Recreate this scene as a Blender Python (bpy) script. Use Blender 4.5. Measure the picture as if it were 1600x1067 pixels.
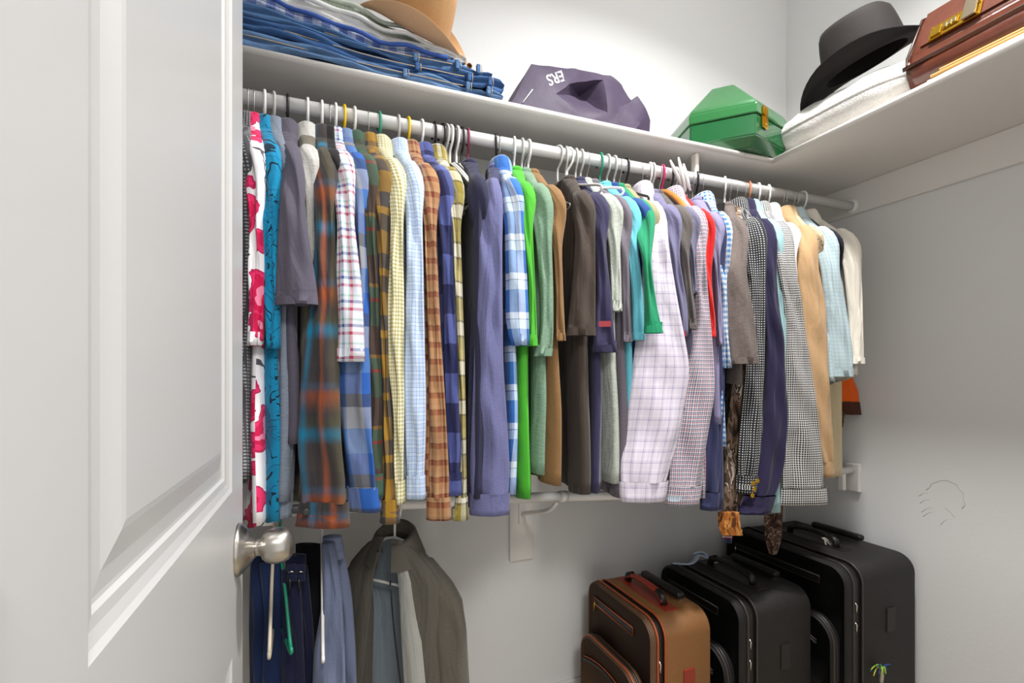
import bpy, bmesh, math, random
import numpy as np
from mathutils import Vector, Matrix
for o in list(bpy.data.objects): bpy.data.objects.remove(o)
S = bpy.context.scene
C = S.collection
PI = math.pi
R = math.radians
# ------------------------------------------------------------------ camera, world, lights, exposure
F, YAW, HY, CZ = 769.0, R(20.87), 592.0, 1.335
cam = bpy.data.cameras.new('camera'); camo = bpy.data.objects.new('camera', cam); C.objects.link(camo)
cam.sensor_width = 36; cam.lens = 36 * F / 1600; cam.shift_y = (HY - 533.5) / 1600; cam.clip_start = 0.02
camo.location = (0, 0, CZ); camo.rotation_euler = (PI / 2, 0, -YAW)
S.camera = camo
w = bpy.data.worlds.new('world'); S.world = w; w.use_nodes = True
w.node_tree.nodes['Background'].inputs[0].default_value = (0.98, 0.99, 1.0, 1)
w.node_tree.nodes['Background'].inputs[1].default_value = 1.15
def area(name, loc, size, power, col, rot=(0, 0, 0), shape='DISK'):
    l = bpy.data.lights.new(name, 'AREA'); l.shape = shape; l.size = size; l.energy = power; l.color = col
    o = bpy.data.objects.new(name, l); C.objects.link(o); o.location = loc; o.rotation_euler = rot
    return o
lamp = area('ceiling_lamp_light', (1.10, 0.68, 3.33), 0.2, 46, (1.0, 0.99, 0.982)); lamp.data.spread = R(136)
area('doorway_fill_light', (0.2, -1.1, 2.9), 0.6, 40, (1.0, 0.985, 0.965), (R(25), 0, 0))  # added fill behind the camera, shining through the doorway; no known lamp
S.view_settings.view_transform = 'Standard'; S.view_settings.look = 'None'
S.view_settings.exposure = -0.06; S.view_settings.gamma = 1.0; S.view_settings.use_curve_mapping = False
# ------------------------------------------------------------------ helpers
SY, CY = math.sin(YAW), math.cos(YAW)
def at(px, py, Y):
    r = (px - 800) / F; d = Y / (CY - SY * r)
    return Vector((d * (CY * r + SY), Y, CZ - (py - HY) / F * d))
def at_x(px, py, X):
    r = (px - 800) / F; d = X / (CY * r + SY)
    return Vector((X, d * (CY - SY * r), CZ - (py - HY) / F * d))
def lin(h):
    h = h.lstrip('#'); c = [int(h[i:i + 2], 16) / 255 for i in (0, 2, 4)]
    return tuple((x / 12.92 if x <= .04045 else ((x + .055) / 1.055) ** 2.4) for x in c) + (1,)
def new_mat(name):
    m = bpy.data.materials.new(name); m.use_nodes = True
    nt = m.node_tree; return m, nt, nt.nodes['Principled BSDF']
def N(nt, typ, **kw):
    n = nt.nodes.new(typ)
    for k, v in kw.items(): setattr(n, k, v)
    return n
def solid(name, col, rough=.5, metal=0., bump=0., scale=60., var=0., coat=0.):
    m, nt, b = new_mat(name)
    b.inputs['Base Color'].default_value = lin(col); b.inputs['Roughness'].default_value = rough
    b.inputs['Metallic'].default_value = metal; b.inputs['Coat Weight'].default_value = coat
    if bump or var:
        tc = N(nt, 'ShaderNodeTexCoord'); no = N(nt, 'ShaderNodeTexNoise'); no.inputs['Scale'].default_value = scale; no.inputs['Detail'].default_value = 4
        nt.links.new(tc.outputs['Object'], no.inputs['Vector'])
        if bump:
            bp = N(nt, 'ShaderNodeBump'); bp.inputs['Strength'].default_value = bump; bp.inputs['Distance'].default_value = .004
            nt.links.new(no.outputs['Fac'], bp.inputs['Height']); nt.links.new(bp.outputs[0], b.inputs['Normal'])
        if var:
            mx = N(nt, 'ShaderNodeMix', data_type='RGBA'); c = lin(col)
            mx.inputs[6].default_value = tuple(x * (1 - var) for x in c[:3]) + (1,); mx.inputs[7].default_value = tuple(min(1, x * (1 + var)) for x in c[:3]) + (1,)
            nt.links.new(no.outputs['Fac'], mx.inputs[0]); nt.links.new(mx.outputs[2], b.inputs['Base Color'])
    return m
def fin_cloth(nt, b, colsock, wr=.8, fine=.15):
    """woven cloth finish: vertical wrinkles and a fine thread relief"""
    uv = N(nt, 'ShaderNodeUVMap'); mp = N(nt, 'ShaderNodeMapping'); mp.inputs['Scale'].default_value = (11, 2.6, 1)
    nt.links.new(uv.outputs[0], mp.inputs[0])
    no = N(nt, 'ShaderNodeTexNoise'); no.inputs['Scale'].default_value = 1.6; no.inputs['Detail'].default_value = 3; no.inputs['Distortion'].default_value = .6
    nt.links.new(mp.outputs[0], no.inputs['Vector'])
    b1 = N(nt, 'ShaderNodeBump'); b1.inputs['Strength'].default_value = min(1, wr * 1.35); b1.inputs['Distance'].default_value = .02
    nt.links.new(no.outputs['Fac'], b1.inputs['Height'])
    n2 = N(nt, 'ShaderNodeTexNoise'); n2.inputs['Scale'].default_value = 500; nt.links.new(uv.outputs[0], n2.inputs['Vector'])
    b2 = N(nt, 'ShaderNodeBump'); b2.inputs['Strength'].default_value = fine; b2.inputs['Distance'].default_value = .002
    nt.links.new(n2.outputs['Fac'], b2.inputs['Height']); nt.links.new(b1.outputs[0], b2.inputs['Normal']); nt.links.new(b2.outputs[0], b.inputs['Normal'])
    b.inputs['Roughness'].default_value = .88
    b.inputs['Sheen Weight'].default_value = .12
    b.inputs['Specular IOR Level'].default_value = .2
    if colsock is not None: nt.links.new(colsock, b.inputs['Base Color'])
def cloth(name, col, heather=.12, wr=.55):
    m, nt, b = new_mat(name); uv = N(nt, 'ShaderNodeUVMap'); mp = N(nt, 'ShaderNodeMapping'); mp.inputs['Scale'].default_value = (60, 300, 1)
    nt.links.new(uv.outputs[0], mp.inputs[0]); no = N(nt, 'ShaderNodeTexNoise'); no.inputs['Scale'].default_value = 1.; no.inputs['Detail'].default_value = 3
    nt.links.new(mp.outputs[0], no.inputs[0]); mx = N(nt, 'ShaderNodeMix', data_type='RGBA'); c = lin(col)
    mx.inputs[6].default_value = tuple(x * (1 - heather * 1.6) for x in c[:3]) + (1,); mx.inputs[7].default_value = tuple(min(1, x * (1 + heather * 1.6)) for x in c[:3]) + (1,)
    nt.links.new(no.outputs['Fac'], mx.inputs[0]); fin_cloth(nt, b, mx.outputs[2], wr); return m
def ramp(nt, sock, stops, interp='CONSTANT', dye=1.):
    tint = lambda c: tuple(x * dye for x in lin(c)[:3]) + (1,)
    r = N(nt, 'ShaderNodeValToRGB'); cr = r.color_ramp; cr.interpolation = interp
    while len(cr.elements) > 1: cr.elements.remove(cr.elements[-1])
    cr.elements[0].position = stops[0][0]; cr.elements[0].color = tint(stops[0][1])
    for p, c in stops[1:]:
        e = cr.elements.new(p); e.color = tint(c)
    nt.links.new(sock, r.inputs[0]); return r.outputs[0]
def bands(s):
    """'hex:width hex:width ...' -> ramp stops"""
    it = [q.split(':') for q in s.split()]; tot = sum(float(q[1]) for q in it); p = 0; out = []
    for c, wd in it: out.append((p / tot, c)); p += float(wd)
    return out
def plaid(name, period, ub, vb, fac=.5, period_v=None, soft=False, wr=.5):
    m, nt, b = new_mat(name); uv = N(nt, 'ShaderNodeUVMap'); sp = N(nt, 'ShaderNodeSeparateXYZ'); nt.links.new(uv.outputs[0], sp.inputs[0])
    outs = []
    for ax, st, pr in ((0, ub, period), (1, vb, period_v or period)):
        d = N(nt, 'ShaderNodeMath', operation='DIVIDE'); nt.links.new(sp.outputs[ax], d.inputs[0]); d.inputs[1].default_value = pr
        f = N(nt, 'ShaderNodeMath', operation='FRACT'); nt.links.new(d.outputs[0], f.inputs[0])
        outs.append(ramp(nt, f.outputs[0], bands(st), 'EASE' if soft else 'CONSTANT', .82))
    mx = N(nt, 'ShaderNodeMix', data_type='RGBA'); mx.inputs[0].default_value = fac
    nt.links.new(outs[0], mx.inputs[6]); nt.links.new(outs[1], mx.inputs[7])
    fin_cloth(nt, b, mx.outputs[2], wr); return m
def spots(name, base, spot, scale, thr=.3, rnd=0., dist=0., ramp_stops=None, stretch=(1, 1, 1)):
    m, nt, b = new_mat(name); uv = N(nt, 'ShaderNodeUVMap'); mp = N(nt, 'ShaderNodeMapping'); mp.inputs['Scale'].default_value = stretch
    nt.links.new(uv.outputs[0], mp.inputs[0]); vec = mp.outputs[0]
    if dist:
        no = N(nt, 'ShaderNodeTexNoise'); no.inputs['Scale'].default_value = scale * 1.7; no.inputs['Detail'].default_value = 3; nt.links.new(vec, no.inputs[0])
        ad = N(nt, 'ShaderNodeMix', data_type='RGBA', blend_type='LINEAR_LIGHT'); ad.inputs[0].default_value = dist
        nt.links.new(vec, ad.inputs[6]); nt.links.new(no.outputs['Color'], ad.inputs[7]); vec = ad.outputs[2]
    v = N(nt, 'ShaderNodeTexVoronoi', voronoi_dimensions='2D'); v.inputs['Scale'].default_value = scale; v.inputs['Randomness'].default_value = rnd; nt.links.new(vec, v.inputs[0])
    col = ramp(nt, v.outputs['Distance'], ramp_stops or [(0, spot), (thr, base)])
    fin_cloth(nt, b, col); return m
def camo_mat(name, stops, scale=9, stretch=(3, 1, 1)):
    m, nt, b = new_mat(name); uv = N(nt, 'ShaderNodeUVMap'); mp = N(nt, 'ShaderNodeMapping'); mp.inputs['Scale'].default_value = stretch; nt.links.new(uv.outputs[0], mp.inputs[0])
    no = N(nt, 'ShaderNodeTexNoise'); no.inputs['Scale'].default_value = scale; no.inputs['Detail'].default_value = 4; no.inputs['Distortion'].default_value = 1.2
    nt.links.new(mp.outputs[0], no.inputs[0]); fin_cloth(nt, b, ramp(nt, no.outputs['Fac'], stops)); return m
def lines_mat(name, base, line, scale=9, width=.05):
    m, nt, b = new_mat(name); uv = N(nt, 'ShaderNodeUVMap'); no = N(nt, 'ShaderNodeTexNoise'); no.inputs['Scale'].default_value = scale; no.inputs['Detail'].default_value = 1.5; no.inputs['Distortion'].default_value = 1.5
    nt.links.new(uv.outputs[0], no.inputs[0])
    col = ramp(nt, no.outputs['Fac'], [(0, base), (.40, line), (.40 + width * .35, base), (.52, line), (.52 + width * .3, base), (.63, line), (.63 + width * .4, base)])
    fin_cloth(nt, b, col); return m

def mesh_obj(name, verts, faces, mat, parent=None, uv=None, smooth=True):
    me = bpy.data.meshes.new(name); me.from_pydata([tuple(map(float, v)) for v in verts], [], faces)
    if uv is not None:
        l = me.uv_layers.new(name='UVMap'); idx = np.empty(len(me.loops), dtype=np.int32); me.loops.foreach_get('vertex_index', idx)
        l.data.foreach_set('uv', np.asarray(uv, dtype=np.float32)[idx].ravel())
    if smooth: me.polygons.foreach_set('use_smooth', [True] * len(me.polygons))
    me.materials.append(mat); me.update()
    o = bpy.data.objects.new(name, me); C.objects.link(o); o.parent = parent
    return o
def bm_obj(name, bm, mat, parent=None, smooth=False):
    me = bpy.data.meshes.new(name); bmesh.ops.recalc_face_normals(bm, faces=bm.faces); bm.to_mesh(me); bm.free()
    if smooth: me.polygons.foreach_set('use_smooth', [True] * len(me.polygons))
    me.materials.append(mat); o = bpy.data.objects.new(name, me); C.objects.link(o); o.parent = parent
    return o
def grid_obj(name, P, UV, mat, parent=None):
    """P (M,N,3): open grid, rows x columns"""
    M_, N_ = P.shape[:2]
    f = [(i * N_ + j, i * N_ + j + 1, (i + 1) * N_ + j + 1, (i + 1) * N_ + j) for i in range(M_ - 1) for j in range(N_ - 1)]
    return mesh_obj(name, P.reshape(-1, 3), f, mat, parent, UV.reshape(-1, 2))
def box(name, lo, hi, mat, parent=None, bev=0., seg=2, smooth=False):
    bm = bmesh.new(); bmesh.ops.create_cube(bm, size=1)
    for v in bm.verts: v.co = Vector([lo[i] + (v.co[i] + .5) * (hi[i] - lo[i]) for i in range(3)])
    if bev: bmesh.ops.bevel(bm, geom=bm.edges[:], offset=bev, segments=seg, affect='EDGES', profile=.5)
    return bm_obj(name, bm, mat, parent, smooth)
def tube(name, pts, r, mat, parent=None, n=8, closed=False, caps=True, flat=None):
    pts = [Vector(p) for p in pts]; rr = r if hasattr(r, '__len__') else [r] * len(pts); m = len(pts); verts = []; nrm = None
    for i, p in enumerate(pts):
        if closed: t = pts[(i + 1) % m] - pts[i - 1]
        else: t = pts[min(i + 1, m - 1)] - pts[max(i - 1, 0)]
        t.normalize()
        if nrm is None: nrm = t.orthogonal().normalized()
        nrm = (nrm - t * nrm.dot(t))
        nrm = nrm.normalized() if nrm.length > 1e-6 else t.orthogonal().normalized()
        bn = t.cross(nrm)
        for k in range(n):
            a = 2 * PI * k / n; off = nrm * math.cos(a) * rr[i] + bn * math.sin(a) * rr[i]
            if flat: off = Vector((off.x * flat[0], off.y * flat[1], off.z * flat[2]))
            verts.append(p + off)
    f = []
    for i in range(m if closed else m - 1):
        j = (i + 1) % m
        for k in range(n): f.append((i * n + k, i * n + (k + 1) % n, j * n + (k + 1) % n, j * n + k))
    if not closed and caps: f.append(tuple(range(n))[::-1]); f.append(tuple((m - 1) * n + k for k in range(n)))
    return mesh_obj(name, verts, f, mat, parent)
def lathe(name, prof, mat, parent=None, n=28, axis='Z', off=(0, 0, 0)):
    verts = []; f = []; m = len(prof)
    for r_, h in prof:
        for k in range(n):
            a = 2 * PI * k / n; p = (r_ * math.cos(a), r_ * math.sin(a), h)
            if axis == 'X': p = (p[2], p[0], p[1])
            if axis == 'Y': p = (p[0], p[2], p[1])
            verts.append((p[0] + off[0], p[1] + off[1], p[2] + off[2]))
    for i in range(m - 1):
        for k in range(n): f.append((i * n + k, i * n + (k + 1) % n, (i + 1) * n + (k + 1) % n, (i + 1) * n + k))
    f.append(tuple(range(n))); f.append(tuple((m - 1) * n + k for k in range(n)))
    return mesh_obj(name, verts, f, mat, parent)
def smooth_path(pts, sub=6):
    P = [Vector(p) for p in pts]; out = []
    for i in range(len(P) - 1):
        p0, p1, p2, p3 = P[max(i - 1, 0)], P[i], P[i + 1], P[min(i + 2, len(P) - 1)]
        for k in range(sub):
            t = k / sub; out.append(.5 * ((2 * p1) + (p2 - p0) * t + (2 * p0 - 5 * p1 + 4 * p2 - p3) * t * t + (3 * p1 - p0 - 3 * p2 + p3) * t ** 3))
    out.append(P[-1]); return out
def tag(o, label, cat, group=None):
    o['label'] = label; o['category'] = cat
    if group: o['group'] = group
    return o
def thing(name, label, cat, loc=(0, 0, 0), rz=0., group=None):
    o = bpy.data.objects.new(name, None); C.objects.link(o); o.location = loc; o.rotation_euler = (0, 0, rz); o.empty_display_size = .05
    return tag(o, label, cat, group)
def struct(o): o['kind'] = 'structure'; return o
def text_part(name, body, size, mat, parent, M, extr=.0006, shear=0.):
    cu = bpy.data.curves.new(name, 'FONT'); cu.body = body; cu.size = size; cu.extrude = extr; cu.shear = shear; cu.offset = size * .009; cu.align_x = 'CENTER'; cu.align_y = 'CENTER'
    t = bpy.data.objects.new(name + '_tmp', cu); C.objects.link(t); dg = bpy.context.evaluated_depsgraph_get()
    me = bpy.data.meshes.new_from_object(t.evaluated_get(dg)); bpy.data.objects.remove(t); me.transform(M); me.materials.clear(); me.materials.append(mat)
    o = bpy.data.objects.new(name, me); C.objects.link(o); o.parent = parent; return o
# ------------------------------------------------------------------ room
XW, YW, XL, YF, ZC = 2.15, 1.805, -0.55, 0.30, 3.4
YR, ZU = 1.465, CZ + .745           # upper rod
SHY, SHZ, SHX, LZ = 1.426, CZ + .835, 1.626, CZ + .711
wallm = solid('wall_paint', '#e2e2e1', .75, bump=.12, scale=90)
whitem = solid('white_semigloss', '#e6e3de', .35)
shelfm = solid('white_shelf_laminate', '#e4e0da', .4)
doorm = solid('door_paint', '#c8c7c5', .32)
carpet = solid('beige_carpet', '#b5a894', .95, bump=.8, scale=300, var=.15)
def wall(name, lo, hi, m=wallm): return struct(box(name, lo, hi, m))
wall('wall_back', (XL - .1, YW, 0), (XW + .1, YW + .1, ZC)); wr = wall('wall_right', (XW, YF - .12, 0), (XW + .1, YW, ZC)); wall('wall_left', (XL - .1, YF - .12, 0), (XL, YW, ZC))
wall('floor', (XL - .1, -1.5, -.1), (XW + .1, YW + .1, 0), carpet); wall('ceiling', (XL - .1, YF - .12, ZC), (XW + .1, YW + .1, ZC + .1))
OX0, OX1, OZ = -.175, .712, 2.46
bm = bmesh.new()
def bmbox(bm, lo, hi):
    g = bmesh.ops.create_cube(bm, size=1)
    for v in g['verts']: v.co = Vector([lo[i] + (v.co[i] + .5) * (hi[i] - lo[i]) for i in range(3)])
bmbox(bm, (XL, YF - .12, 0), (OX0 - .02, YF, ZC)); bmbox(bm, (OX1 + .02, YF - .12, 0), (XW, YF, ZC)); bmbox(bm, (OX0 - .02, YF - .12, OZ + .02), (OX1 + .02, YF, ZC))
struct(bm_obj('wall_front', bm, wallm))
bm = bmesh.new(); bmbox(bm, (OX0 - .02, YF - .13, 0), (OX0, YF + .002, OZ)); bmbox(bm, (OX1, YF - .13, 0), (OX1 + .02, YF + .002, OZ)); bmbox(bm, (OX0, YF - .13, OZ), (OX1, YF + .002, OZ + .02))
struct(bm_obj('trim_1', bm, whitem))
struct(box('baseboard_back', (XL, YW - .014, 0), (XW, YW, .105), whitem, bev=.004)); struct(box('baseboard_right', (XW - .014, YF, 0), (XW, YW - .014, .105), whitem, bev=.004))
# ledger boards under the shelf and rod backing board
struct(box('trim_2', (XL, YW - .018, LZ), (XW, YW, SHZ), whitem, bev=.003)); struct(box('trim_3', (XW - .018, YF + .05, LZ), (XW, YW - .018, SHZ), whitem, bev=.003))
b0, b1 = at(797, 878, YW - .018), at(833, 878, YW - .018)
t4 = struct(box('trim_4', (b0.x, YW - .018, b0.z), (b1.x, YW, 1.12), whitem, bev=.003))
# scuffed patch on the right wall: a few raised ridges of old paint
sc = solid('wall_patch_ridge', '#cfcac4', .7)
arc = [at_x(1475 + 32 * math.cos(R(a)) + 2 * math.sin(a), 783 - 33 * math.sin(R(a)), XW) for a in range(-20, 150, 8)]
tube('paint_ridge', arc, .0013, sc, wr)
for q, (a, b) in enumerate((((1440, 800), (1456, 792)), ((1438, 786), (1452, 780)), ((1476, 792), (1492, 808)), ((1436, 775), (1450, 770)), ((1470, 820), (1482, 810)), ((1442, 807), (1462, 798)))):
    tube('paint_ridge', [at_x(a[0], a[1], XW), at_x((a[0] + b[0]) / 2, (a[1] + b[1]) / 2 - 2, XW), at_x(b[0], b[1], XW)], .001, sc, wr, 6)
# shelf: one L-shaped board, rounded front lip
def lip(name, a, b, parent):   # half-round nosing
    tube(name, [a, b], .0105, shelfm, parent, 12)
sh = thing('corner_shelf', 'white L-shaped wall shelf running above the clothes and round the corner', 'shelf', (0, 0, 0))
box('shelf_board', (XL, SHY, SHZ), (XW, YW, SHZ + .021), shelfm, sh); lip('nosing', (XL, SHY, SHZ + .0105), (SHX, SHY, SHZ + .0105), sh)
box('shelf_board', (SHX, YF, SHZ), (XW, SHY - .0005, SHZ + .021), shelfm, sh); lip('nosing', (SHX, YF + .001, SHZ + .0105), (SHX, SHY, SHZ + .0105), sh)
ST = SHZ + .021
# rods
rodm = solid('white_painted_rod', '#eceae8', .22); brk = solid('bracket_cream', '#ded8cc', .4)
ur = thing('closet_rod', 'thick white upper hanging rod packed with shirts on hangers', 'closet rod')
tube('rod', [(XL, YR, ZU), (XW - .018, YR, ZU)], .019, rodm, ur, 20)
lathe('rod_socket', [(.0195, 0), (.027, 0), (.030, .012), (.030, .014), (.0195, .014)], rodm, ur, 24, 'X', (XW - .033, YR, ZU))
bx_ = at(1086, 262, YR).x
box('rod_bracket', (bx_ - .008, YR - .014, ZU + .010), (bx_ + .008, YR + .014, SHZ - .001), brk, ur, bev=.004); box('rod_bracket', (bx_ - .012, YR + .02, ZU - .02), (bx_ + .012, YW - .02, ZU - .002), brk, ur, bev=.003)
LP = [(-.5, .985), (at(590, 789, YR).x, .971), (at(880, 775, YR).x, .946), (at(990, 775, YR).x, .927), (at(1180, 755, YR).x, .932), (XW - .0, .943)]
def zl(x): return float(np.interp(x, [p[0] for p in LP], [p[1] for p in LP]))
lr = thing('closet_rod', 'white lower hanging rod sagging beneath the shirts', 'closet rod')
k_ = LP[2][0]
tube('rod', [(p[0], YR, p[1]) for p in LP[:3]], .0165, rodm, lr, 18); tube('rod', [(p[0], YR, p[1]) for p in LP[2:]], .0158, rodm, lr, 18)
tube('rod_coupling', [(k_ - .012, YR, zl(k_ - .012)), (k_ + .012, YR, zl(k_ + .012))], .0185, rodm, lr, 18)
sx = (b0.x + b1.x) / 2
tube('rod_bracket', smooth_path([(sx, YW - .02, .80), (sx, YW - .06, .82), (sx, YR + .08, .88), (sx, YR + .01, zl(sx) - .022)]), .008, whitem, lr, 8)
box('rod_bracket_plate', (sx - .014, YW - .026, .77), (sx + .014, YW - .018, .93), whitem, lr, bev=.003)
box('end_bracket', (XW - .02, YR - .03, .85), (XW, YR + .03, .97), whitem, lr, bev=.004); box('end_bracket', (XW - .09, YR - .012, .86), (XW - .07, YR + .012, .93), whitem, lr, bev=.003)
# ------------------------------------------------------------------ door
DX, DY0, DY1, DZ = -.154, .306, 1.12, 2.445
def panel_door():
    d = bpy.data.objects.new('door_1', None); C.objects.link(d); d['kind'] = 'structure'
    zA = CZ - (768 - HY) / F * .88          # bottom of the upper panel
    zB = .838
    holes = [(DY0 + .12, DY1 - .12, zA, DZ - .13), (DY0 + .12, DY1 - .12, .24, zB)]
    bm = bmesh.new(); T = .036
    def q(pts, flip=False):
        vs = [bm.verts.new(p) for p in pts]; bm.faces.new(vs)
    ys = [DY0, holes[0][0], holes[0][1], DY1]; zs = [.012, holes[1][2], holes[1][3], holes[0][2], holes[0][3], DZ]
    for side, X in ((1, DX), (-1, DX - T)):
        for i in range(3):
            for j in range(5):
                if i == 1 and j in (1, 3): continue
                q([(X, ys[i], zs[j]), (X, ys[i + 1], zs[j]), (X, ys[i + 1], zs[j + 1]), (X, ys[i], zs[j + 1])])
        for (y0, y1, z0, z1) in holes:
            prof = [(0, 0), (.006, .0035), (.016, .0065), (.026, .0075), (.030, .011), (.034, .0115), (.050, .0105), (.075, .0045), (.082, .0035)]
            for (a, da), (b, db) in zip(prof[:-1], prof[1:]):
                A = [(y0 + a, z0 + a), (y1 - a, z0 + a), (y1 - a, z1 - a), (y0 + a, z1 - a)]; B = [(y0 + b, z0 + b), (y1 - b, z0 + b), (y1 - b, z1 - b), (y0 + b, z1 - b)]
                for k in range(4):
                    n = (k + 1) % 4; q([(X - side * da, *A[k]), (X - side * da, *A[n]), (X - side * db, *B[n]), (X - side * db, *B[k])])
            q([(X - side * db, *p) for p in B])
    for (y0, y1) in ((DY0, DY0), (DY1, DY1)): q([(DX, y0, .012), (DX - T, y0, .012), (DX - T, y0, DZ), (DX, y0, DZ)])
    for z in (.012, DZ): q([(DX, DY0, z), (DX, DY1, z), (DX - T, DY1, z), (DX - T, DY0, z)])
    bmesh.ops.remove_doubles(bm, verts=bm.verts[:], dist=1e-5); bm_obj('door_leaf', bm, doorm, d)
    nk, nt, b = new_mat('brushed_nickel'); b.inputs['Base Color'].default_value = lin('#bdb8b0'); b.inputs['Metallic'].default_value = 1; b.inputs['Roughness'].default_value = .28; b.inputs['Anisotropic'].default_value = .6
    ky, kz = 1.058, CZ - (858 - HY) / F * .936
    lathe('rosette', [(.049, 0), (.049, .004), (.045, .009), (.030, .022), (.0195, .029), (.018, .032)], nk, d, 40, 'X', (DX, ky, kz))
    kb = lathe('door_knob', [(.016, .02), (.016, .040), (.023, .043), (.0295, .050), (.0335, .060), (.0345, .070), (.033, .080), (.0285, .089), (.0215, .095), (.012, .0985), (.002, .0995)], nk, d, 40, 'X', (DX, ky, kz))
    for z in (.25, 1.2, 2.2): tube('hinge', [(DX + .004, DY0 - .004, z - .05), (DX + .004, DY0 - .004, z + .05)], .006, nk, d, 10)
panel_door()
# ------------------------------------------------------------------ hangers
HM = dict(white=solid('hanger_white', '#e9e8e4', .35), grey=solid('hanger_grey', '#b9b8b4', .35), black=solid('hanger_black', '#161414', .3), yellow=solid('hanger_yellow', '#e8bf14', .35), green=solid('hanger_green', '#1f8a6c', .35),
          burgundy=solid('hanger_burgundy', '#7d2248', .35), pink=solid('hanger_magenta', '#c21f63', .35), salmon=solid('hanger_salmon', '#c9835f', .4), cream=solid('hanger_cream', '#d8cbb4', .4), wire=solid('hanger_wire', '#c4c2bd', .3, .8), wood=solid('hanger_wood', '#b9772f', .35, var=.2, scale=25), metal=solid('hanger_chrome', '#c9c7c2', .2, 1.))
def hanger(X, th, typ, label, zr=ZU, y=YR, rod_r=.019, drop=.125, half=.195, group='clothes hangers on the rods'):
    wire = typ == 'wire'; metal = typ == 'metal'
    r = .0013 if wire else (.0017 if metal else .0038); m = HM['metal'] if metal else HM[typ]; body = HM['black'] if metal else m; rb = r if wire else (.0055 if metal else .0042)
    h = thing('clothes_hanger', label, 'hanger', (X, y, zr), th, group)
    Rh = rod_r + r + .002; zc = rod_r + r - Rh + .0005
    pts = [(0, Rh * math.cos(a), zc + Rh * math.sin(a)) for a in [R(q) for q in range(-35, 190, 15)]]
    pts += smooth_path([(0, -Rh * .97, -.012), (0, -Rh * .8, -.030), (0, -Rh * .3, -.046), (0, 0, -.058), (0, 0, -.098)], 3)
    tube('hook', pts, r, m, h, 8)
    z0 = -.096
    arm = lambda s: [(0, s * .03, z0 - .006), (0, s * .09, z0 - .024 - drop * .2), (0, s * (half - .02), z0 - drop), (0, s * half, z0 - drop - .012), (0, s * (half - .004), z0 - drop - .024), (0, s * (half - .03), z0 - drop - .028)]
    loop = [(0, 0, z0)] + smooth_path(arm(-1), 3) + [(0, -.08, z0 - drop - .028), (0, .08, z0 - drop - .028)] + smooth_path(arm(1), 3)[::-1]
    tube('shoulder_bar', loop, rb, body, h, 8, closed=True)
    return h
# ------------------------------------------------------------------ garments
def sleeve_rows(stations, M=30):
    """stations: (cx, cy, z, a, phi) -> smooth rows"""
    st = np.array(stations); z = np.linspace(st[0, 2], st[-1, 2], M); out = [np.interp(-z, -st[:, 2], st[:, k]) for k in (0, 1, 3, 4)]
    ker = np.array([1, 2, 3, 2, 1]) / 9.
    for k in range(4):
        q = np.pad(out[k], 2, mode='edge'); s = np.convolve(q, ker, 'valid'); s[0] = out[k][0]; s[-1] = out[k][-1]; out[k] = s
    return out[0], out[1], z, out[2], out[3]
def ring_grid(cx, cy, z, a, b, phi, ncol=29, rng=None, fold=.0, zslant=0.):
    M = len(z); s = np.linspace(PI, -PI, ncol); cs, sn = np.cos(s), np.sin(s)
    P = np.zeros((M, ncol, 3)); UV = np.zeros((M, ncol, 2)); ar = max(a.max(), .02)
    p1, p2, p3 = rng.uniform(0, 6.28, 3) if rng is not None else (0, 0, 0)
    for i in range(M):
        A = np.array([math.sin(phi[i]), -math.cos(phi[i])]); B = np.array([-math.cos(phi[i]), -math.sin(phi[i])])
        t = i / max(1, M - 1)
        wv = fold * min(1, t * 4) * (np.sin(cs * 4.4 + p1 + z[i] * 7) * .6 + np.sin(cs * 7.5 + p2 - z[i] * 11) * .4 + .5 * np.sin(z[i] * 34 + p3 + cs * 3) * (1 - cs ** 2))
        bb = b[i] * np.sign(sn) * np.abs(sn) ** .8 + wv
        aa = a[i] * cs
        P[i, :, 0] = cx[i] + A[0] * aa + B[0] * bb; P[i, :, 1] = cy[i] + A[1] * aa + B[1] * bb
        P[i, :, 2] = z[i] + zslant * cs * t * a[i]
        UV[i, :, 0] = np.where(sn >= 0, ar * cs, 2.2 * ar - ar * cs) + p1; UV[i, :, 1] = z[i] + p2 * .1
    return P, UV
def fold_hem(P, UV, inset=.93, up=.02):
    c = P[-1].mean(axis=0); e = P[-1].copy(); e[:, :2] = c[:2] + (e[:, :2] - c[:2]) * inset; f = e.copy(); f[:, 2] += up
    return np.concatenate([P, e[None], f[None]]), np.concatenate([UV, UV[-1:], UV[-1:]])
def cap_top(P, UV, up=.006):
    c = P[0].mean(axis=0); e = P[0] * .5 + c * .5; e[:, 2] += up * .7; f = P[0] * 0 + c; f[:, 2] += up
    return np.concatenate([f[None], e[None], P]), np.concatenate([UV[:1], UV[:1], UV])
gcount = [0]
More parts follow.
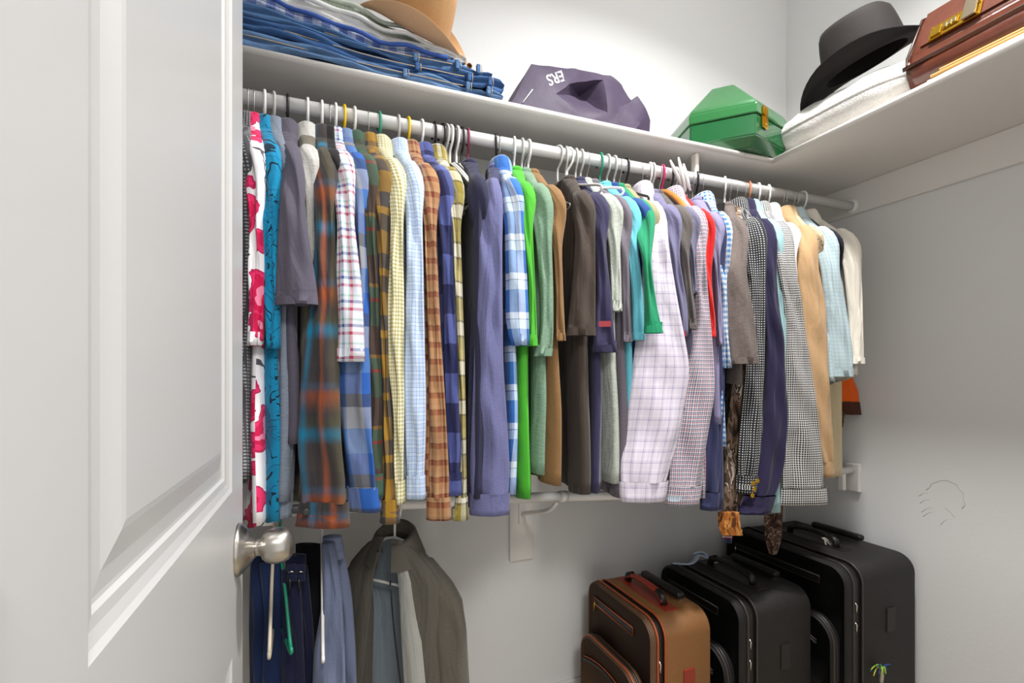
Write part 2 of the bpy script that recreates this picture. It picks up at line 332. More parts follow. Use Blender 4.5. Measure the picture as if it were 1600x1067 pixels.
def garment(name, label, cat, hx, st, mat, by=770, style='tee', sl='short', htype='white', hl=None, dy=0., phi=62, bt=.020, cuffm=None, collarm=None, zr=ZU, hang=True, bodymat=None, flare=1.08, sleeve_b=.013, hw=.222, collar=True, group='shirts hanging on the upper rod', band=.0):
    gcount[0] += 1; rng = np.random.default_rng(100 + gcount[0])
    X0 = at(hx, 300, YR).x; th = 0.
    c1 = ((st[1][0] + st[1][1]) / 2, st[1][2])
    for _ in range(6):
        Ys = YR - (hw + .004) * math.cos(th); Xs = at(c1[0], c1[1], Ys).x; th = math.asin(max(-.72, min(.72, (Xs - X0) / (hw + .004))))
    Yf = YR - (hw + .008) * math.cos(th) + dy
    root = thing(name, label, cat, (X0, YR, zr), th, group)
    Rz = np.array([[math.cos(th), math.sin(th)], [-math.sin(th), math.cos(th)]])   # world -> local
    zt = -.098 if style != 'tee' else -.104
    zb = at(c1[0], by, Yf).z - zr
    # ---- body
    tl = [0, .25, .5, .75, .93, 1]
    ys_ = list(np.interp(np.linspace(0, 1, 8), [0, .12, .9, 1], [.062, .085, hw - .006, hw])); zs_ = list(np.interp(np.linspace(0, 1, 8), [0, .12, .9, 1], [zt, zt - .014, zt - .128, zt - .165]))
    xs_ = list(np.interp(np.linspace(0, 1, 8), [0, .15, 1], [.034, .030, bt]))
    nb = 22; L = zs_[-1] - zb
    for k in range(1, nb + 1):
        q = k / nb; ys_.append(hw * (1 - .05 * math.sin(PI * min(1, q * 1.4)) + (flare - 1) * q)); zs_.append(zs_[7] - L * q); xs_.append(bt * (1 + .35 * q))
    nc = 45; s = np.linspace(-PI / 2, 3 * PI / 2, nc); P = np.zeros((len(ys_), nc, 3)); UV = np.zeros((len(ys_), nc, 2)); ph = rng.uniform(0, 6.28, 4)
    for i in range(len(ys_)):
        q = max(0, (i - 7) / nb); y = ys_[i] * np.sign(np.sin(s)) * np.abs(np.sin(s)) ** .85
        sheet = q * (.010 * np.sin(y * 30 + ph[0]) + .007 * np.sin(y * 55 + ph[1] + q * 2)) + q * .004 * np.sin(q * 9 + ph[2])
        x = xs_[i] * np.sign(np.cos(s)) * np.abs(np.cos(s)) ** .7 + sheet * .8
        tail = (.035 * (1 - (y / hw) ** 2) if style == 'shirt' else .006 * np.sin(y * 20 + ph[3])) * q ** 4
        P[i, :, 0] = x; P[i, :, 1] = y; P[i, :, 2] = zs_[i] - tail
        UV[i, :, 0] = np.where(np.cos(s) < 0, y, 2 * hw - y) + ph[0]; UV[i, :, 1] = zs_[i]
    P, UV = fold_hem(P, UV, .97, .025)
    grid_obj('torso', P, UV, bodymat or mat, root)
    # ---- sleeves (front as seen, rear mirrored)
    pts = []
    tipz = zt - .105
    pts.append((Xs + 0 * math.sin(th), YR - (hw - .035) * math.cos(th), zr + tipz - .0, .014, th * 1.0))
    tx = X0 + math.sin(th) * (hw - .012); ty = YR - math.cos(th) * (hw - .012)
    pts[0] = (X0 + math.sin(th) * (hw - .055), YR - math.cos(th) * (hw - .055), zr + tipz + .020, .024, 0)
    pts.append((tx, ty, zr + tipz - .03, .040, R(phi * .35)))
    for k, (xl, xr, y) in enumerate(st[1:]):
        yy = Yf - .012 * min(k, 2) * .5
        a_, b_ = at(xl, y, yy), at(xr, y, yy); c = (a_ + b_) / 2
        r_ = ((xl + xr) / 2 - 800) / F; v = Vector((CY * r_ + SY, CY - SY * r_)).normalized(); n = Vector((v.y, -v.x)); A = Vector((math.sin(R(phi)), -math.cos(R(phi))))
        half = abs((b_ - a_).x * n.x) / 2; half = max(half - .003, .008)
        an = abs(A.dot(n)); a = math.sqrt(max(half ** 2 - (sleeve_b * .5) ** 2, .00004)) / max(an, .3)
        if c.z > zr + tipz - .045: continue
        pts.append((c.x, c.y, c.z, min(a, .11), R(phi)))
    if sl == 'long': zc_top = pts[-1][2] + .058
    cx, cy, z, a, p = sleeve_rows(pts, 34 if sl == 'long' else 22)
    M_ = len(z); t = np.linspace(0, 1, M_)
    b = np.interp(t, [0, .06, .2, .8, 1], [.016, .024, sleeve_b * 1.3, sleeve_b, sleeve_b * 1.15])
    cuff_len = .058
    if sl == 'long':
        keep = z > z[-1] + cuff_len * .8
        g = np.clip((z - (z[-1] + cuff_len)) / .06, 0, 1); a = a * (.93 + .07 * g)
        full = (cx, cy, z, a, b, p); cx, cy, z, a, b, p = [q[keep] for q in full]
    P, UV = cap_top(*ring_grid(cx, cy, z, a, b, p, 31, rng, .0085 if sl == 'long' else .006))
    cuffP = None
    if sl == 'long':
        zz = np.linspace(full[2][-1] + cuff_len, full[2][-1], 5); ii = -zz
        f = lambda q: np.interp(-zz, -full[2], q)
        cuffP = ring_grid(f(full[0]), f(full[1]), zz, f(full[3]) / .93 * .97 + .002, f(full[4]) + .004, f(full[5]), 31, rng, .002)
        cuffP[1][:, :, 1] *= 1; cuffP = fold_hem(*cuffP, .94, .03)
    else: P, UV = fold_hem(P, UV, .93, .03)
    def to_local(P):
        Q = P.copy(); Q[..., 0] -= X0; Q[..., 1] -= YR; Q[..., 2] -= zr; xy = Q[..., :2] @ Rz.T; Q[..., :2] = xy; return Q
    PL = to_local(P); so = grid_obj('sleeve', PL, UV, mat, root)
    cm = cuffm or mat
    if sl == 'long':
        CL = to_local(cuffP[0]); grid_obj('cuff', CL, cuffP[1], cm, so)
    elif band:
        zz = np.linspace(z[-1] + band, z[-1] - .001, 4); f = lambda q: np.interp(-zz, -z, q)
        BP = ring_grid(f(cx), f(cy), zz, f(a) + .0012, f(b) + .0022, f(p), 31, rng, .0); grid_obj('sleeve_band', to_local(BP[0]), BP[1], cm, so)
    Pm = PL.copy(); Pm[..., 1] *= -1; Pm = Pm[:, ::-1]; Pm[..., 0] *= .35; so2 = grid_obj('sleeve', Pm, UV[:, ::-1], mat, root)
    if sl == 'long':
        Cm = CL.copy(); Cm[..., 1] *= -1; Cm = Cm[:, ::-1]; Cm[..., 0] *= .35; grid_obj('cuff', Cm, cuffP[1][:, ::-1], cm, so2)
    # ---- collar
    if collar:
        ns = 33; s = np.linspace(0, 2 * PI, ns)
        if style == 'tee': prof = [(.060, .033, -.006), (.064, .036, .006), (.061, .034, .014), (.056, .030, .010), (.054, .028, -.004)]
        else: prof = [(.056, .029, -.004), (.054, .029, .018), (.055, .031, .030), (.060, .034, .034), (.067, .038, .027), (.080, .042, .002), (.094, .043, -.028)]
        P = np.zeros((len(prof), ns, 3)); UV = np.zeros((len(prof), ns, 2))
        for i, (ry, rx, dz) in enumerate(prof):
            P[i, :, 0] = rx * np.cos(s); P[i, :, 1] = ry * np.sin(s); P[i, :, 2] = zt + dz - (.012 * np.cos(s) ** 2 if style == 'tee' else .006 * (1 - np.sin(s) ** 2)); UV[i, :, 0] = .3 * s / 6.28; UV[i, :, 1] = dz * 1.2
        grid_obj('collar', P, UV, collarm or mat, root)
    if hang: hanger(X0, th, htype, hl or ('%s %s hanger carrying the %s' % (dict(wire='thin', metal='chrome-hooked').get(htype, htype), dict(wire='wire', metal='black').get(htype, 'plastic'), ' '.join(label.split(' hanging')[0].split(' with ')[0].split()[:10]))), zr)
    return root, so, to_local
def button(parent, tl, p, r, m, name='button'):
    lp = tl(np.array([[p.x, p.y, p.z]]))[0]
    th = parent.rotation_euler[2] if parent.parent is None else parent.parent.rotation_euler[2]
    ang = math.atan2(-p.x, p.y)            # faces outward toward the front
    lo = lathe(name, [(r * .5, 0), (r, .001), (r, .003), (r * .75, .0036), (r * .2, .0028)], m, parent, 14, 'Y', (0, 0, 0))
    for v in lo.data.vertices: v.co.y *= -1
    lo.location = lp; lo.rotation_euler = (0, 0, -th); return lo
# fabrics
M_flannel = plaid('flannel_brown_teal_orange', .15, '3d3738:3 453f40:1 0d86ae:1.8 3a3436:2 332e30:1 b0582c:1.4 352f2f:2 57523a:1.4', '4b4442:4 423f3f:2 147ea2:1.7 47493a:1.4 443d3c:3.2 9a5030:1.4 4a5a70:1.1 443f40:2', .52, .235, soft=True)
M_madras = plaid('madras_red_white_blue', .062, 'dfe4ee:3 b52c52:1 e6e3ea:1.2 3c5fa0:1.1 e6eaf0:1.5 8fbfc0:.6 d04a6a:1.2', 'e4e8ee:2.5 b83458:1 eceaee:1.5 2f4f92:1 dfe4ea:1.2 9cc7b8:.7', .5, .055)
M_bluebuf = plaid('buffalo_blue_grey', .16, '4d79b8:3 8f9199:2.4 2f5fae:2.5 46464c:1.5', '5b86c4:3 a6a8ad:2.6 3d3f48:1.6 2b62b8:2.6', .55, .19)
M_tartan = plaid('tartan_green_red', .15, '4b3c34:3 3d5a46:3 74362e:.5 4a3a34:2', '3c5a48:3.4 8a3a30:.5 3f5f4c:1.5 8a6a34:.5 463832:2.5 4a3c36:1.5', .6, .17)
M_mustard = plaid('plaid_mustard_navy', .13, '8a6a22:3 3d3a3c:2 a47a26:1.5 54463a:1.5', '9a7426:3 45403c:2.2 ac8430:1 3a3e48:2', .55, .15)
M_ygingham = plaid('yellow_olive_gingham', .0095, 'ece9d2:1 b3a860:1', 'ece9d2:1 b3a860:1', .5)
M_bcheck = plaid('light_blue_check', .02, 'c3d4ee:4 6f93c8:.8 d4e0f2:3 8fb0dc:.8', 'bfd2ee:4 7a9cce:.8 d6e2f4:3 6a8cc0:.8', .5)
M_rust = plaid('rust_tan_plaid', .04, 'ae8058:2.4 8a4c34:1.6 b89068:1 703426:1.2 a8764e:1.4', 'b38a62:2.4 824430:1.6 68301f:.5 ba966e:1.6', .5, .042)
M_navybuf = plaid('navy_blue_buffalo', .14, '5a66a6:1 2c3060:1', '626db0:1 252850:1', .5, .15)
M_olivepl = plaid('olive_cream_plaid', .05, '8f8030:1.6 d8d2c0:1.6 24231f:.4 9a8a3c:1.2 cfc8b4:1', '8a7a30:1.8 26241f:.35 dcd8c8:2 2a2824:.35 a29244:1.5', .5, .1)
M_bwplaid = plaid('blue_white_plaid', .105, '2e66b4:3 b9cfe8:2 1c2c50:.14 dfe8f2:1.6 3a74c0:1.4 1c2c50:.14', '3a74c2:3 c9daee:2 20305a:.14 e6edf5:1.4 2f68b6:2', .5)
M_lav = plaid('lavender_windowpane', .031, 'dcd3e0:4.5 8d84ac:.7 cfc5d8:2 e6dfe8:2', 'ded6e2:4.5 8d84ac:.7 d2c8da:2 e6dfe8:2', .5)
M_redck = plaid('red_navy_microcheck', .0125, 'e6e2e6:1.3 a33550:1 dfe6ea:1 2f3a64:1', 'e6e2e6:1.3 b03c58:1 9fc0cc:.9 2c3560:1', .5)
M_bging = plaid('blue_white_gingham', .018, 'eef2f6:1 4a86c4:1', 'eef2f6:1 4a86c4:1', .5)
M_ltblue = plaid('pale_blue_graph_check', .0135, 'c6dadf:5 8aa6b2:.6', 'c9dce1:5 8aa6b2:.6', .5)
M_grcheck = plaid('sage_grid_check', .011, 'c4cdbf:4 8a9a86:.8', 'c4cdbf:4 8a9a86:.8', .5)
M_blshirt = plaid('royal_white_check', .045, '3f5fae:2 c3d0ea:1.6 e8ecf4:1.4 5f80c4:1', '4564b0:2 dfe6f2:1.8 6f8ccc:1', .5)
M_geo = spots('black_white_geometric', '#d3d0cc', '#2d2c30', 125, .40, 0.)
M_geo2 = spots('charcoal_diamond_print', '#4a4a4e', '#a5a4a6', 130, .28, 0.)
M_dots = spots('navy_pin_dots', '#26272d', '#d9d7d0', 122, .23, 0.)
M_floral = spots('pink_floral_on_white', '#f0ecee', '#c41a55', 8.5, rnd=1., dist=.06, ramp_stops=[(0, '#f28aa8'), (.10, '#d0184f'), (.24, '#e8336a'), (.33, '#c2255a'), (.37, '#f0ecee'), (.62, '#f0ecee'), (.66, '#56525c'), (.70, '#f0ecee')])
M_turq = lines_mat('turquoise_leaf_print', '#1583ad', '#0e2c3e', 11, .05)
M_beigel = lines_mat('beige_cracked_print', '#d9c4a2', '#4e463c', 30, .06)
M_camo = camo_mat('tree_bark_camo', [(0, '#2a211c'), (.38, '#5b4636'), (.47, '#8e7663'), (.55, '#4a3a2e'), (.60, '#cdbfb2'), (.64, '#6d543f'), (.72, '#4d5a34'), (.76, '#6a4e3a')], 7)
M_tiecamo = camo_mat('brown_speckle', [(0, '#2a1d18'), (.45, '#4a352b'), (.56, '#8a7466'), (.6, '#33241e')], 30, (1, 1, 1))
T = lambda n, c, h=.1, wr=.55: cloth('cloth_' + n, c, h, wr)
c_polo, c_chamb, c_lgrey, c_black = T('dark_slate', '#57525f'), T('chambray', '#7d8694', .25), T('pale_grey_knit', '#bdbab5', .2), T('black', '#1a1718')
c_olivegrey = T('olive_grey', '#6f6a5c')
c_sweat, c_lime, c_sage, c_brown = T('slate_blue_sweat', '#62638a', .16), T('lime', '#47a42c', .05), T('sage_wash', '#6f8a74', .3), T('tan_brown', '#80603c')
c_char, c_dnavy, c_lggreen, c_greyp = T('charcoal_brown', '#3f362f'), T('dark_purple_navy', '#322f4a'), T('pale_grey_green', '#a5aaa0', .3), T('grey_mauve', '#68616a')
c_aqua, c_royal, c_green, c_khaki = T('aqua', '#62b0bf', .08), T('royal_navy', '#25457c'), T('green', '#1d8059', .08), T('khaki', '#8d8767')
c_slav, c_dgrey, c_viol, c_red = T('slate_lavender', '#6d6a86'), T('dark_grey', '#595350', .2), T('slate_violet', '#6a677c'), T('red', '#c8201c', .05)
c_lavg, c_heath, c_navsw, c_blaz = T('lavender_grey', '#8681a0'), T('brown_grey_heather', '#6c615c', .3), T('navy_sweater', '#343758'), T('blazer_navy', '#292440')
c_mint, c_white, c_peach, c_cream = T('mint', '#9bbec1', .06), T('white', '#dddcd9', .04), T('peach_tan', '#bd9a72', .06), T('cream', '#dcd5c7', .04)
c_ink, c_camotan = T('ink_navy', '#22202e'), T('cream_cotton', '#d8c8a4')
gold = solid('gold_metal', '#c79a2a', .25, 1.); darkbtn = solid('dark_button', '#2a2624', .4); redm = solid('red_label', '#8e1f2c', .6); whitep = solid('white_print', '#f2f0ee', .6)

garment('patterned_shirt', 'black and grey patterned long-sleeved shirt half hidden behind the door edge', 'shirt', 388, [(380, 392, 225), (379, 393, 330), (379, 394, 480), (379, 394, 740)], M_geo2, 745, 'shirt', 'long', 'wire', dy=.05)
garment('aloha_shirt', 'white short-sleeved shirt printed with pink red flowers', 'shirt', 397, [(391, 414, 205), (388, 415, 330), (385, 416, 480), (384, 412, 540)], M_floral, 825, 'shirt', 'short', 'wire')
garment('aloha_shirt', 'turquoise blue short-sleeved shirt printed with black leaf outlines', 'shirt', 413, [(414, 436, 215), (411, 438, 330), (410, 441, 480), (413, 440, 545)], M_turq, 818, 'shirt', 'short', 'white')
garment('chambray_shirt', 'grey-blue long-sleeved chambray shirt below the dark slate polo sleeve', 'shirt', 427, [(440, 466, 230), (438, 462, 330), (436, 466, 500), (432, 464, 650), (428, 456, 808)], c_chamb, 780, 'shirt', 'long', 'grey', dy=.035)
garment('polo_shirt', 'dark slate purple short-sleeved polo shirt with smooth wide sleeve', 'shirt', 449, [(437, 460, 205), (434, 478, 330), (429, 497, 470), (429, 497, 476)], c_polo, 700, 'polo', 'short', 'black', band=.018, dy=-.03)
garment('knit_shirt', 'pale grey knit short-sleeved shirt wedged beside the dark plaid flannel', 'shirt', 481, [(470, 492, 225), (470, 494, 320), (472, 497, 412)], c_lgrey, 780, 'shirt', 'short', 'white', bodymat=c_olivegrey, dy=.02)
fl, fs, ftl = garment('flannel_shirt', 'dark brown flannel shirt with teal and orange plaid', 'shirt', 503, [(487, 520, 225), (492, 525, 330), (486, 528, 450), (468, 530, 600), (461, 536, 700), (470, 545, 765), (459, 547, 822)], M_flannel, 790, 'shirt', 'long', 'white', dy=-.02)
garment('dark_shirt', 'narrow black shirt squeezed between flannel and madras plaid', 'shirt', 516, [(512, 522, 235), (514, 526, 300), (516, 528, 430)], c_black, 700, 'shirt', 'short', 'metal', dy=.03)
garment('madras_shirt', 'red white and blue madras plaid short-sleeved shirt', 'shirt', 524, [(524, 545, 228), (525, 555, 330), (522, 567, 450), (517, 571, 565)], M_madras, 600, 'shirt', 'short', 'white', dy=-.035)
garment('flannel_shirt', 'blue and grey large check flannel shirt below the madras sleeve', 'shirt', 537, [(545, 563, 232), (552, 577, 330), (556, 580, 450), (524, 580, 590), (532, 584, 690), (544, 597, 798)], M_bluebuf, 760, 'shirt', 'long', 'yellow')
garment('tartan_shirt', 'dark green and brown tartan shirt with thin red lines', 'shirt', 553, [(562, 585, 240), (571, 590, 330), (574, 597, 480), (575, 600, 640), (573, 600, 740), (574, 602, 776)], M_tartan, 740, 'shirt', 'long', 'white')
garment('plaid_shirt', 'mustard yellow and charcoal plaid long-sleeved shirt', 'shirt', 575, [(576, 600, 250), (587, 608, 340), (594, 609, 480), (597, 613, 640), (598, 622, 760), (592, 626, 816)], M_mustard, 760, 'shirt', 'long', 'wire')
garment('checked_shirt', 'pale yellow and olive gingham long-sleeved shirt', 'shirt', 592, [(595, 622, 245), (608, 633, 320), (604, 633, 480), (604, 632, 550), (612, 634, 640), (617, 635, 786)], M_ygingham, 760, 'shirt', 'long', 'green')
garment('checked_shirt', 'light blue fine check long-sleeved dress shirt', 'shirt', 622, [(612, 640, 240), (632, 662, 330), (629, 665, 480), (632, 667, 640), (634, 665, 740), (633, 667, 778)], M_bcheck, 755, 'shirt', 'long', 'grey')
garment('plaid_shirt', 'rust orange and tan plaid long-sleeved shirt', 'shirt', 637, [(638, 662, 245), (662, 684, 340), (666, 689, 480), (666, 698, 620), (666, 703, 720), (664, 706, 811)], M_rust, 770, 'shirt', 'long', 'yellow')
garment('flannel_shirt', 'navy and periwinkle buffalo check flannel shirt', 'shirt', 658, [(660, 690, 262), (684, 708, 350), (690, 713, 480), (696, 723, 640), (698, 723, 740), (697, 724, 772)], M_navybuf, 740, 'shirt', 'long', 'white')
garment('plaid_shirt', 'olive and cream plaid shirt with thin black lines', 'shirt', 678, [(682, 705, 268), (702, 722, 340), (709, 725, 480), (716, 731, 640), (714, 732, 760), (704, 733, 811)], M_olivepl, 770, 'shirt', 'long', 'black')
for k, (px, c, lab) in enumerate(((690, 'black', 'first black empty hanger beside the olive plaid shirt'), (696, 'grey', 'pale grey empty hanger in the bunch before the slate sweatshirt'), (703, 'white', 'first white empty hanger in the bunch before the slate sweatshirt'), (707, 'black', 'black empty hanger between the two white empty hangers'), (713, 'white', 'second white empty hanger in the bunch before the slate sweatshirt'), (721, 'black', 'last black empty hanger next to the burgundy hook'))):
    hanger(at(px, 300, YR).x, R(14 - k * 2.2), c, lab, drop=.135, half=.205, group='empty hangers on the upper rod')
garment('sweatshirt', 'very dark navy sweatshirt in the shade left of the slate one', 'sweatshirt', 731, [(735, 755, 300), (738, 760, 370), (734, 758, 480), (728, 754, 640), (727, 748, 790)], T('very_dark_navy', '#2b2b42'), 770, 'tee', 'long', 'burgundy', dy=.05, phi=70)
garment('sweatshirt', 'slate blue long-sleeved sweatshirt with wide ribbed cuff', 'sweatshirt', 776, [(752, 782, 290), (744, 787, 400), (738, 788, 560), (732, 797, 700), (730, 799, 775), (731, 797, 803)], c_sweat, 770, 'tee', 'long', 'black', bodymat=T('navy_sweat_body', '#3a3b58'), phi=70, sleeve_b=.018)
garment('plaid_shirt', 'bright blue and white plaid short-sleeved shirt', 'shirt', 780, [(778, 800, 285), (786, 820, 345), (787, 826, 440), (787, 829, 510), (798, 829, 540)], M_bwplaid, 775, 'shirt', 'short', 'metal')
garment('t_shirt', 'lime green short-sleeved t-shirt', 't-shirt', 803, [(795, 818, 292), (812, 834, 345), (822, 839, 440), (824, 842, 515), (818, 842, 540)], c_lime, 782, 'tee', 'short', 'white', band=.02)
garment('t_shirt', 'faded sage green short-sleeved t-shirt', 't-shirt', 815, [(822, 850, 300), (835, 864, 370), (842, 867, 460), (842, 867, 530), (832, 864, 556)], c_sage, 740, 'tee', 'short', 'grey', band=.02)
garment('t_shirt', 'tan brown short-sleeved t-shirt beside the sage green one', 't-shirt', 825, [(846, 868, 305), (861, 880, 380), (866, 883, 460), (866, 886, 532)], c_brown, 757, 'tee', 'short', 'white', band=.02)
garment('t_shirt', 'charcoal brown wide short-sleeved t-shirt under a square white hanger', 't-shirt', 884, [(880, 925, 295), (898, 931, 360), (893, 932, 440), (883, 932, 524)], c_char, 772, 'tee', 'short', 'grey', band=.022, bt=.026, phi=70)
nv, nvs, nvl = garment('t_shirt', 'dark navy purple work t-shirt with small red label on sleeve', 't-shirt', 899, [(906, 936, 312), (928, 948, 380), (930, 957, 460), (924, 962, 535), (924, 966, 550)], c_dnavy, 768, 'tee', 'short', 'grey', band=.02)
garment('t_shirt', 'pale grey-green washed short-sleeved t-shirt', 't-shirt', 907, [(940, 962, 318), (949, 971, 380), (952, 974, 470), (954, 974, 486)], c_lggreen, 752, 'tee', 'short', 'grey', band=.02)
garment('t_shirt', 'grey mauve short-sleeved t-shirt left of the aqua one', 't-shirt', 917, [(958, 975, 325), (965, 985, 400), (970, 990, 520), (970, 990, 534)], c_greyp, 775, 'tee', 'short', 'wire', band=.02)
garment('t_shirt', 'aqua blue short-sleeved t-shirt', 't-shirt', 937, [(958, 975, 310), (978, 999, 380), (984, 1007, 460), (985, 1009, 531)], c_aqua, 765, 'tee', 'short', 'green', band=.022)
garment('t_shirt', 'royal navy t-shirt whose shoulder shows right of the aqua one', 't-shirt', 948, [(978, 998, 325), (998, 1014, 390), (1001, 1016, 440)], c_royal, 760, 'tee', 'short', 'grey', dy=.012)
garment('t_shirt', 'emerald green t-shirt with flared short sleeve', 't-shirt', 959, [(985, 1005, 335), (1002, 1019, 410), (1005, 1030, 490), (1004, 1038, 520)], c_green, 740, 'tee', 'short', 'grey', band=.02, dy=-.065)
garment('t_shirt', 'khaki olive t-shirt between green sleeve and lavender check', 't-shirt', 968, [(1002, 1016, 335), (1012, 1024, 400), (1015, 1028, 500)], c_khaki, 778, 'tee', 'short', 'metal')
garment('checked_shirt', 'lavender and white windowpane check long-sleeved shirt with open cuff', 'shirt', 1003, [(978, 1010, 312), (1004, 1044, 370), (998, 1060, 480), (985, 1079, 580), (973, 1064, 680), (962, 1046, 745), (966, 1040, 782)], M_lav, 770, 'shirt', 'long', 'metal', dy=-.03, phi=72, sleeve_b=.02)
rl, rls, rll = garment('t_shirt', 'slate lavender short-sleeved t-shirt right of the lavender check', 't-shirt', 1015, [(1028, 1048, 335), (1042, 1062, 400), (1052, 1077, 480), (1060, 1078, 526)], c_slav, 640, 'tee', 'short', 'white')
garment('t_shirt', 'dark grey short-sleeved t-shirt beneath a wooden hanger end', 't-shirt', 1019, [(1050, 1070, 340), (1060, 1078, 400), (1071, 1091, 500), (1073, 1091, 514)], c_dgrey, 640, 'tee', 'short', 'grey', band=.018)
garment('t_shirt', 'slate violet t-shirt left of the red microcheck shirt', 't-shirt', 1034, [(1052, 1078, 335), (1074, 1088, 400), (1079, 1092, 460)], c_viol, 640, 'tee', 'short', 'pink')
garment('checked_shirt', 'red navy and white microcheck long-sleeved shirt', 'shirt', 1048, [(1062, 1092, 325), (1084, 1103, 400), (1082, 1112, 520), (1058, 1119, 610), (1046, 1106, 700), (1037, 1093, 788)], M_redck, 780, 'shirt', 'long', 'black', phi=70)
garment('t_shirt', 'bright red short-sleeved t-shirt', 't-shirt', 1055, [(1090, 1104, 360), (1096, 1113, 430), (1105, 1122, 512), (1106, 1120, 526)], c_red, 640, 'tee', 'short', 'white', band=.018)
garment('t_shirt', 'lavender grey t-shirt right of the red one', 't-shirt', 1082, [(1098, 1116, 340), (1112, 1126, 400), (1117, 1133, 540)], c_lavg, 660, 'tee', 'short', 'wire')
garment('sweater', 'navy long-sleeved sweater hanging low behind the microcheck shirt', 'sweater', 1088, [(1108, 1130, 360), (1112, 1132, 450), (1108, 1134, 600), (1098, 1130, 700), (1092, 1124, 796)], c_navsw, 790, 'tee', 'long', 'black', dy=.02)
garment('checked_shirt', 'blue and white gingham short-sleeved shirt', 'shirt', 1097, [(1116, 1128, 370), (1122, 1138, 450), (1126, 1146, 575)], M_bging, 700, 'shirt', 'short', 'wire')
garment('t_shirt', 'brown-grey heather t-shirt with broad short sleeve', 't-shirt', 1132, [(1110, 1155, 340), (1132, 1166, 420), (1135, 1181, 500), (1140, 1187, 568)], c_heath, 600, 'tee', 'short', 'white', band=.022, phi=74, dy=-.035)
garment('camo_shirt', 'tree bark camouflage long-sleeved shirt', 'shirt', 1140, [(1150, 1164, 400), (1158, 1168, 440), (1146, 1168, 570), (1130, 1160, 700), (1125, 1152, 800), (1125, 1153, 826)], M_camo, 800, 'tee', 'long', 'wire', dy=.015, collar=False, hw=.17, bt=.012)
garment('dotted_shirt', 'dark pin-dot long-sleeved dress shirt', 'shirt', 1150, [(1160, 1182, 395), (1166, 1196, 460), (1163, 1197, 580), (1152, 1192, 690), (1148, 1182, 770)], M_dots, 760, 'shirt', 'long', 'wire')
bz, bzs, bzl = garment('blazer', 'dark navy blazer with gold cuff buttons', 'blazer', 1163, [(1155, 1185, 370), (1182, 1213, 430), (1194, 1227, 540), (1192, 1231, 640), (1172, 1224, 740), (1150, 1204, 802)], c_blaz, 790, 'shirt', 'long', 'wire', phi=72, sleeve_b=.017)
garment('dress_shirt', 'pale mint long-sleeved dress shirt behind the navy blazer', 'shirt', 1169, [(1165, 1190, 340), (1198, 1224, 410), (1208, 1228, 500), (1205, 1224, 700), (1196, 1218, 788)], c_mint, 800, 'shirt', 'long', 'salmon', dy=.015)
garment('printed_shirt', 'black and white geometric print long-sleeved shirt', 'shirt', 1184, [(1178, 1205, 345), (1208, 1240, 400), (1224, 1256, 500), (1224, 1272, 600), (1219, 1285, 700), (1214, 1292, 760), (1212, 1294, 788)], M_geo, 775, 'shirt', 'long', 'white', phi=74, dy=-.01)
garment('dress_shirt', 'plain white shirt collar side between print and peach shirts', 'shirt', 1200, [(1205, 1225, 345), (1224, 1244, 400), (1234, 1252, 490)], c_white, 700, 'shirt', 'short', 'white')
garment('dress_shirt', 'peach tan long-sleeved dress shirt', 'shirt', 1222, [(1210, 1245, 335), (1244, 1275, 400), (1248, 1292, 480), (1257, 1298, 600), (1268, 1300, 680), (1280, 1304, 745)], c_peach, 745, 'shirt', 'long', 'wire', phi=74)
garment('printed_shirt', 'beige crackle print shirt right of the peach shirt', 'shirt', 1226, [(1240, 1260, 345), (1264, 1283, 410), (1275, 1288, 490)], M_beigel, 700, 'shirt', 'short', 'wire', dy=.035)
garment('checked_shirt', 'pale blue graph check short-sleeved shirt', 'shirt', 1237, [(1265, 1290, 375), (1282, 1311, 420), (1290, 1325, 500), (1295, 1335, 560), (1299, 1334, 588)], M_ltblue, 598, 'shirt', 'short', 'wire', phi=72, band=.03)
garment('dark_shirt', 'ink navy t-shirt between pale blue check and cream shirt', 't-shirt', 1243, [(1290, 1300, 390), (1299, 1313, 440), (1308, 1322, 500)], c_ink, 588, 'tee', 'short', 'wire', dy=.05)
garment('t_shirt', 'cream white t-shirt at the right end of the rod', 't-shirt', 1253, [(1300, 1335, 365), (1318, 1346, 415), (1326, 1349, 500), (1323, 1352, 568)], c_cream, 588, 'shirt', 'short', 'white', phi=72, band=.022)
# flannel cuff buttons, blazer buttons, labels
for px, py in ((478, 800), (461, 797)): button(fs, ftl, at(px, py, fl.location.y - .222 - .05), .0075, darkbtn)
for px, py in ((1183, 751), (1176, 755), (1178, 764), (1175, 774)): button(bzs, bzl, at(px, py, 1.232), .0085, gold, 'brass_button')
def patch(so, tl, p, wd, h, txt):
    th = so.parent.rotation_euler[2]
    o = box('label_patch', (-wd / 2, -.001, -h / 2), (wd / 2, .001, h / 2), redm, so); o.location = tl(np.array([[p.x, p.y, p.z]]))[0]; o.rotation_euler = (0, 0, -th - R(25))
patch(nvs, nvl, at(945, 506, 1.200), .034, .016, ''); patch(rls, rll, at(1068, 522, 1.205), .014, .016, '')
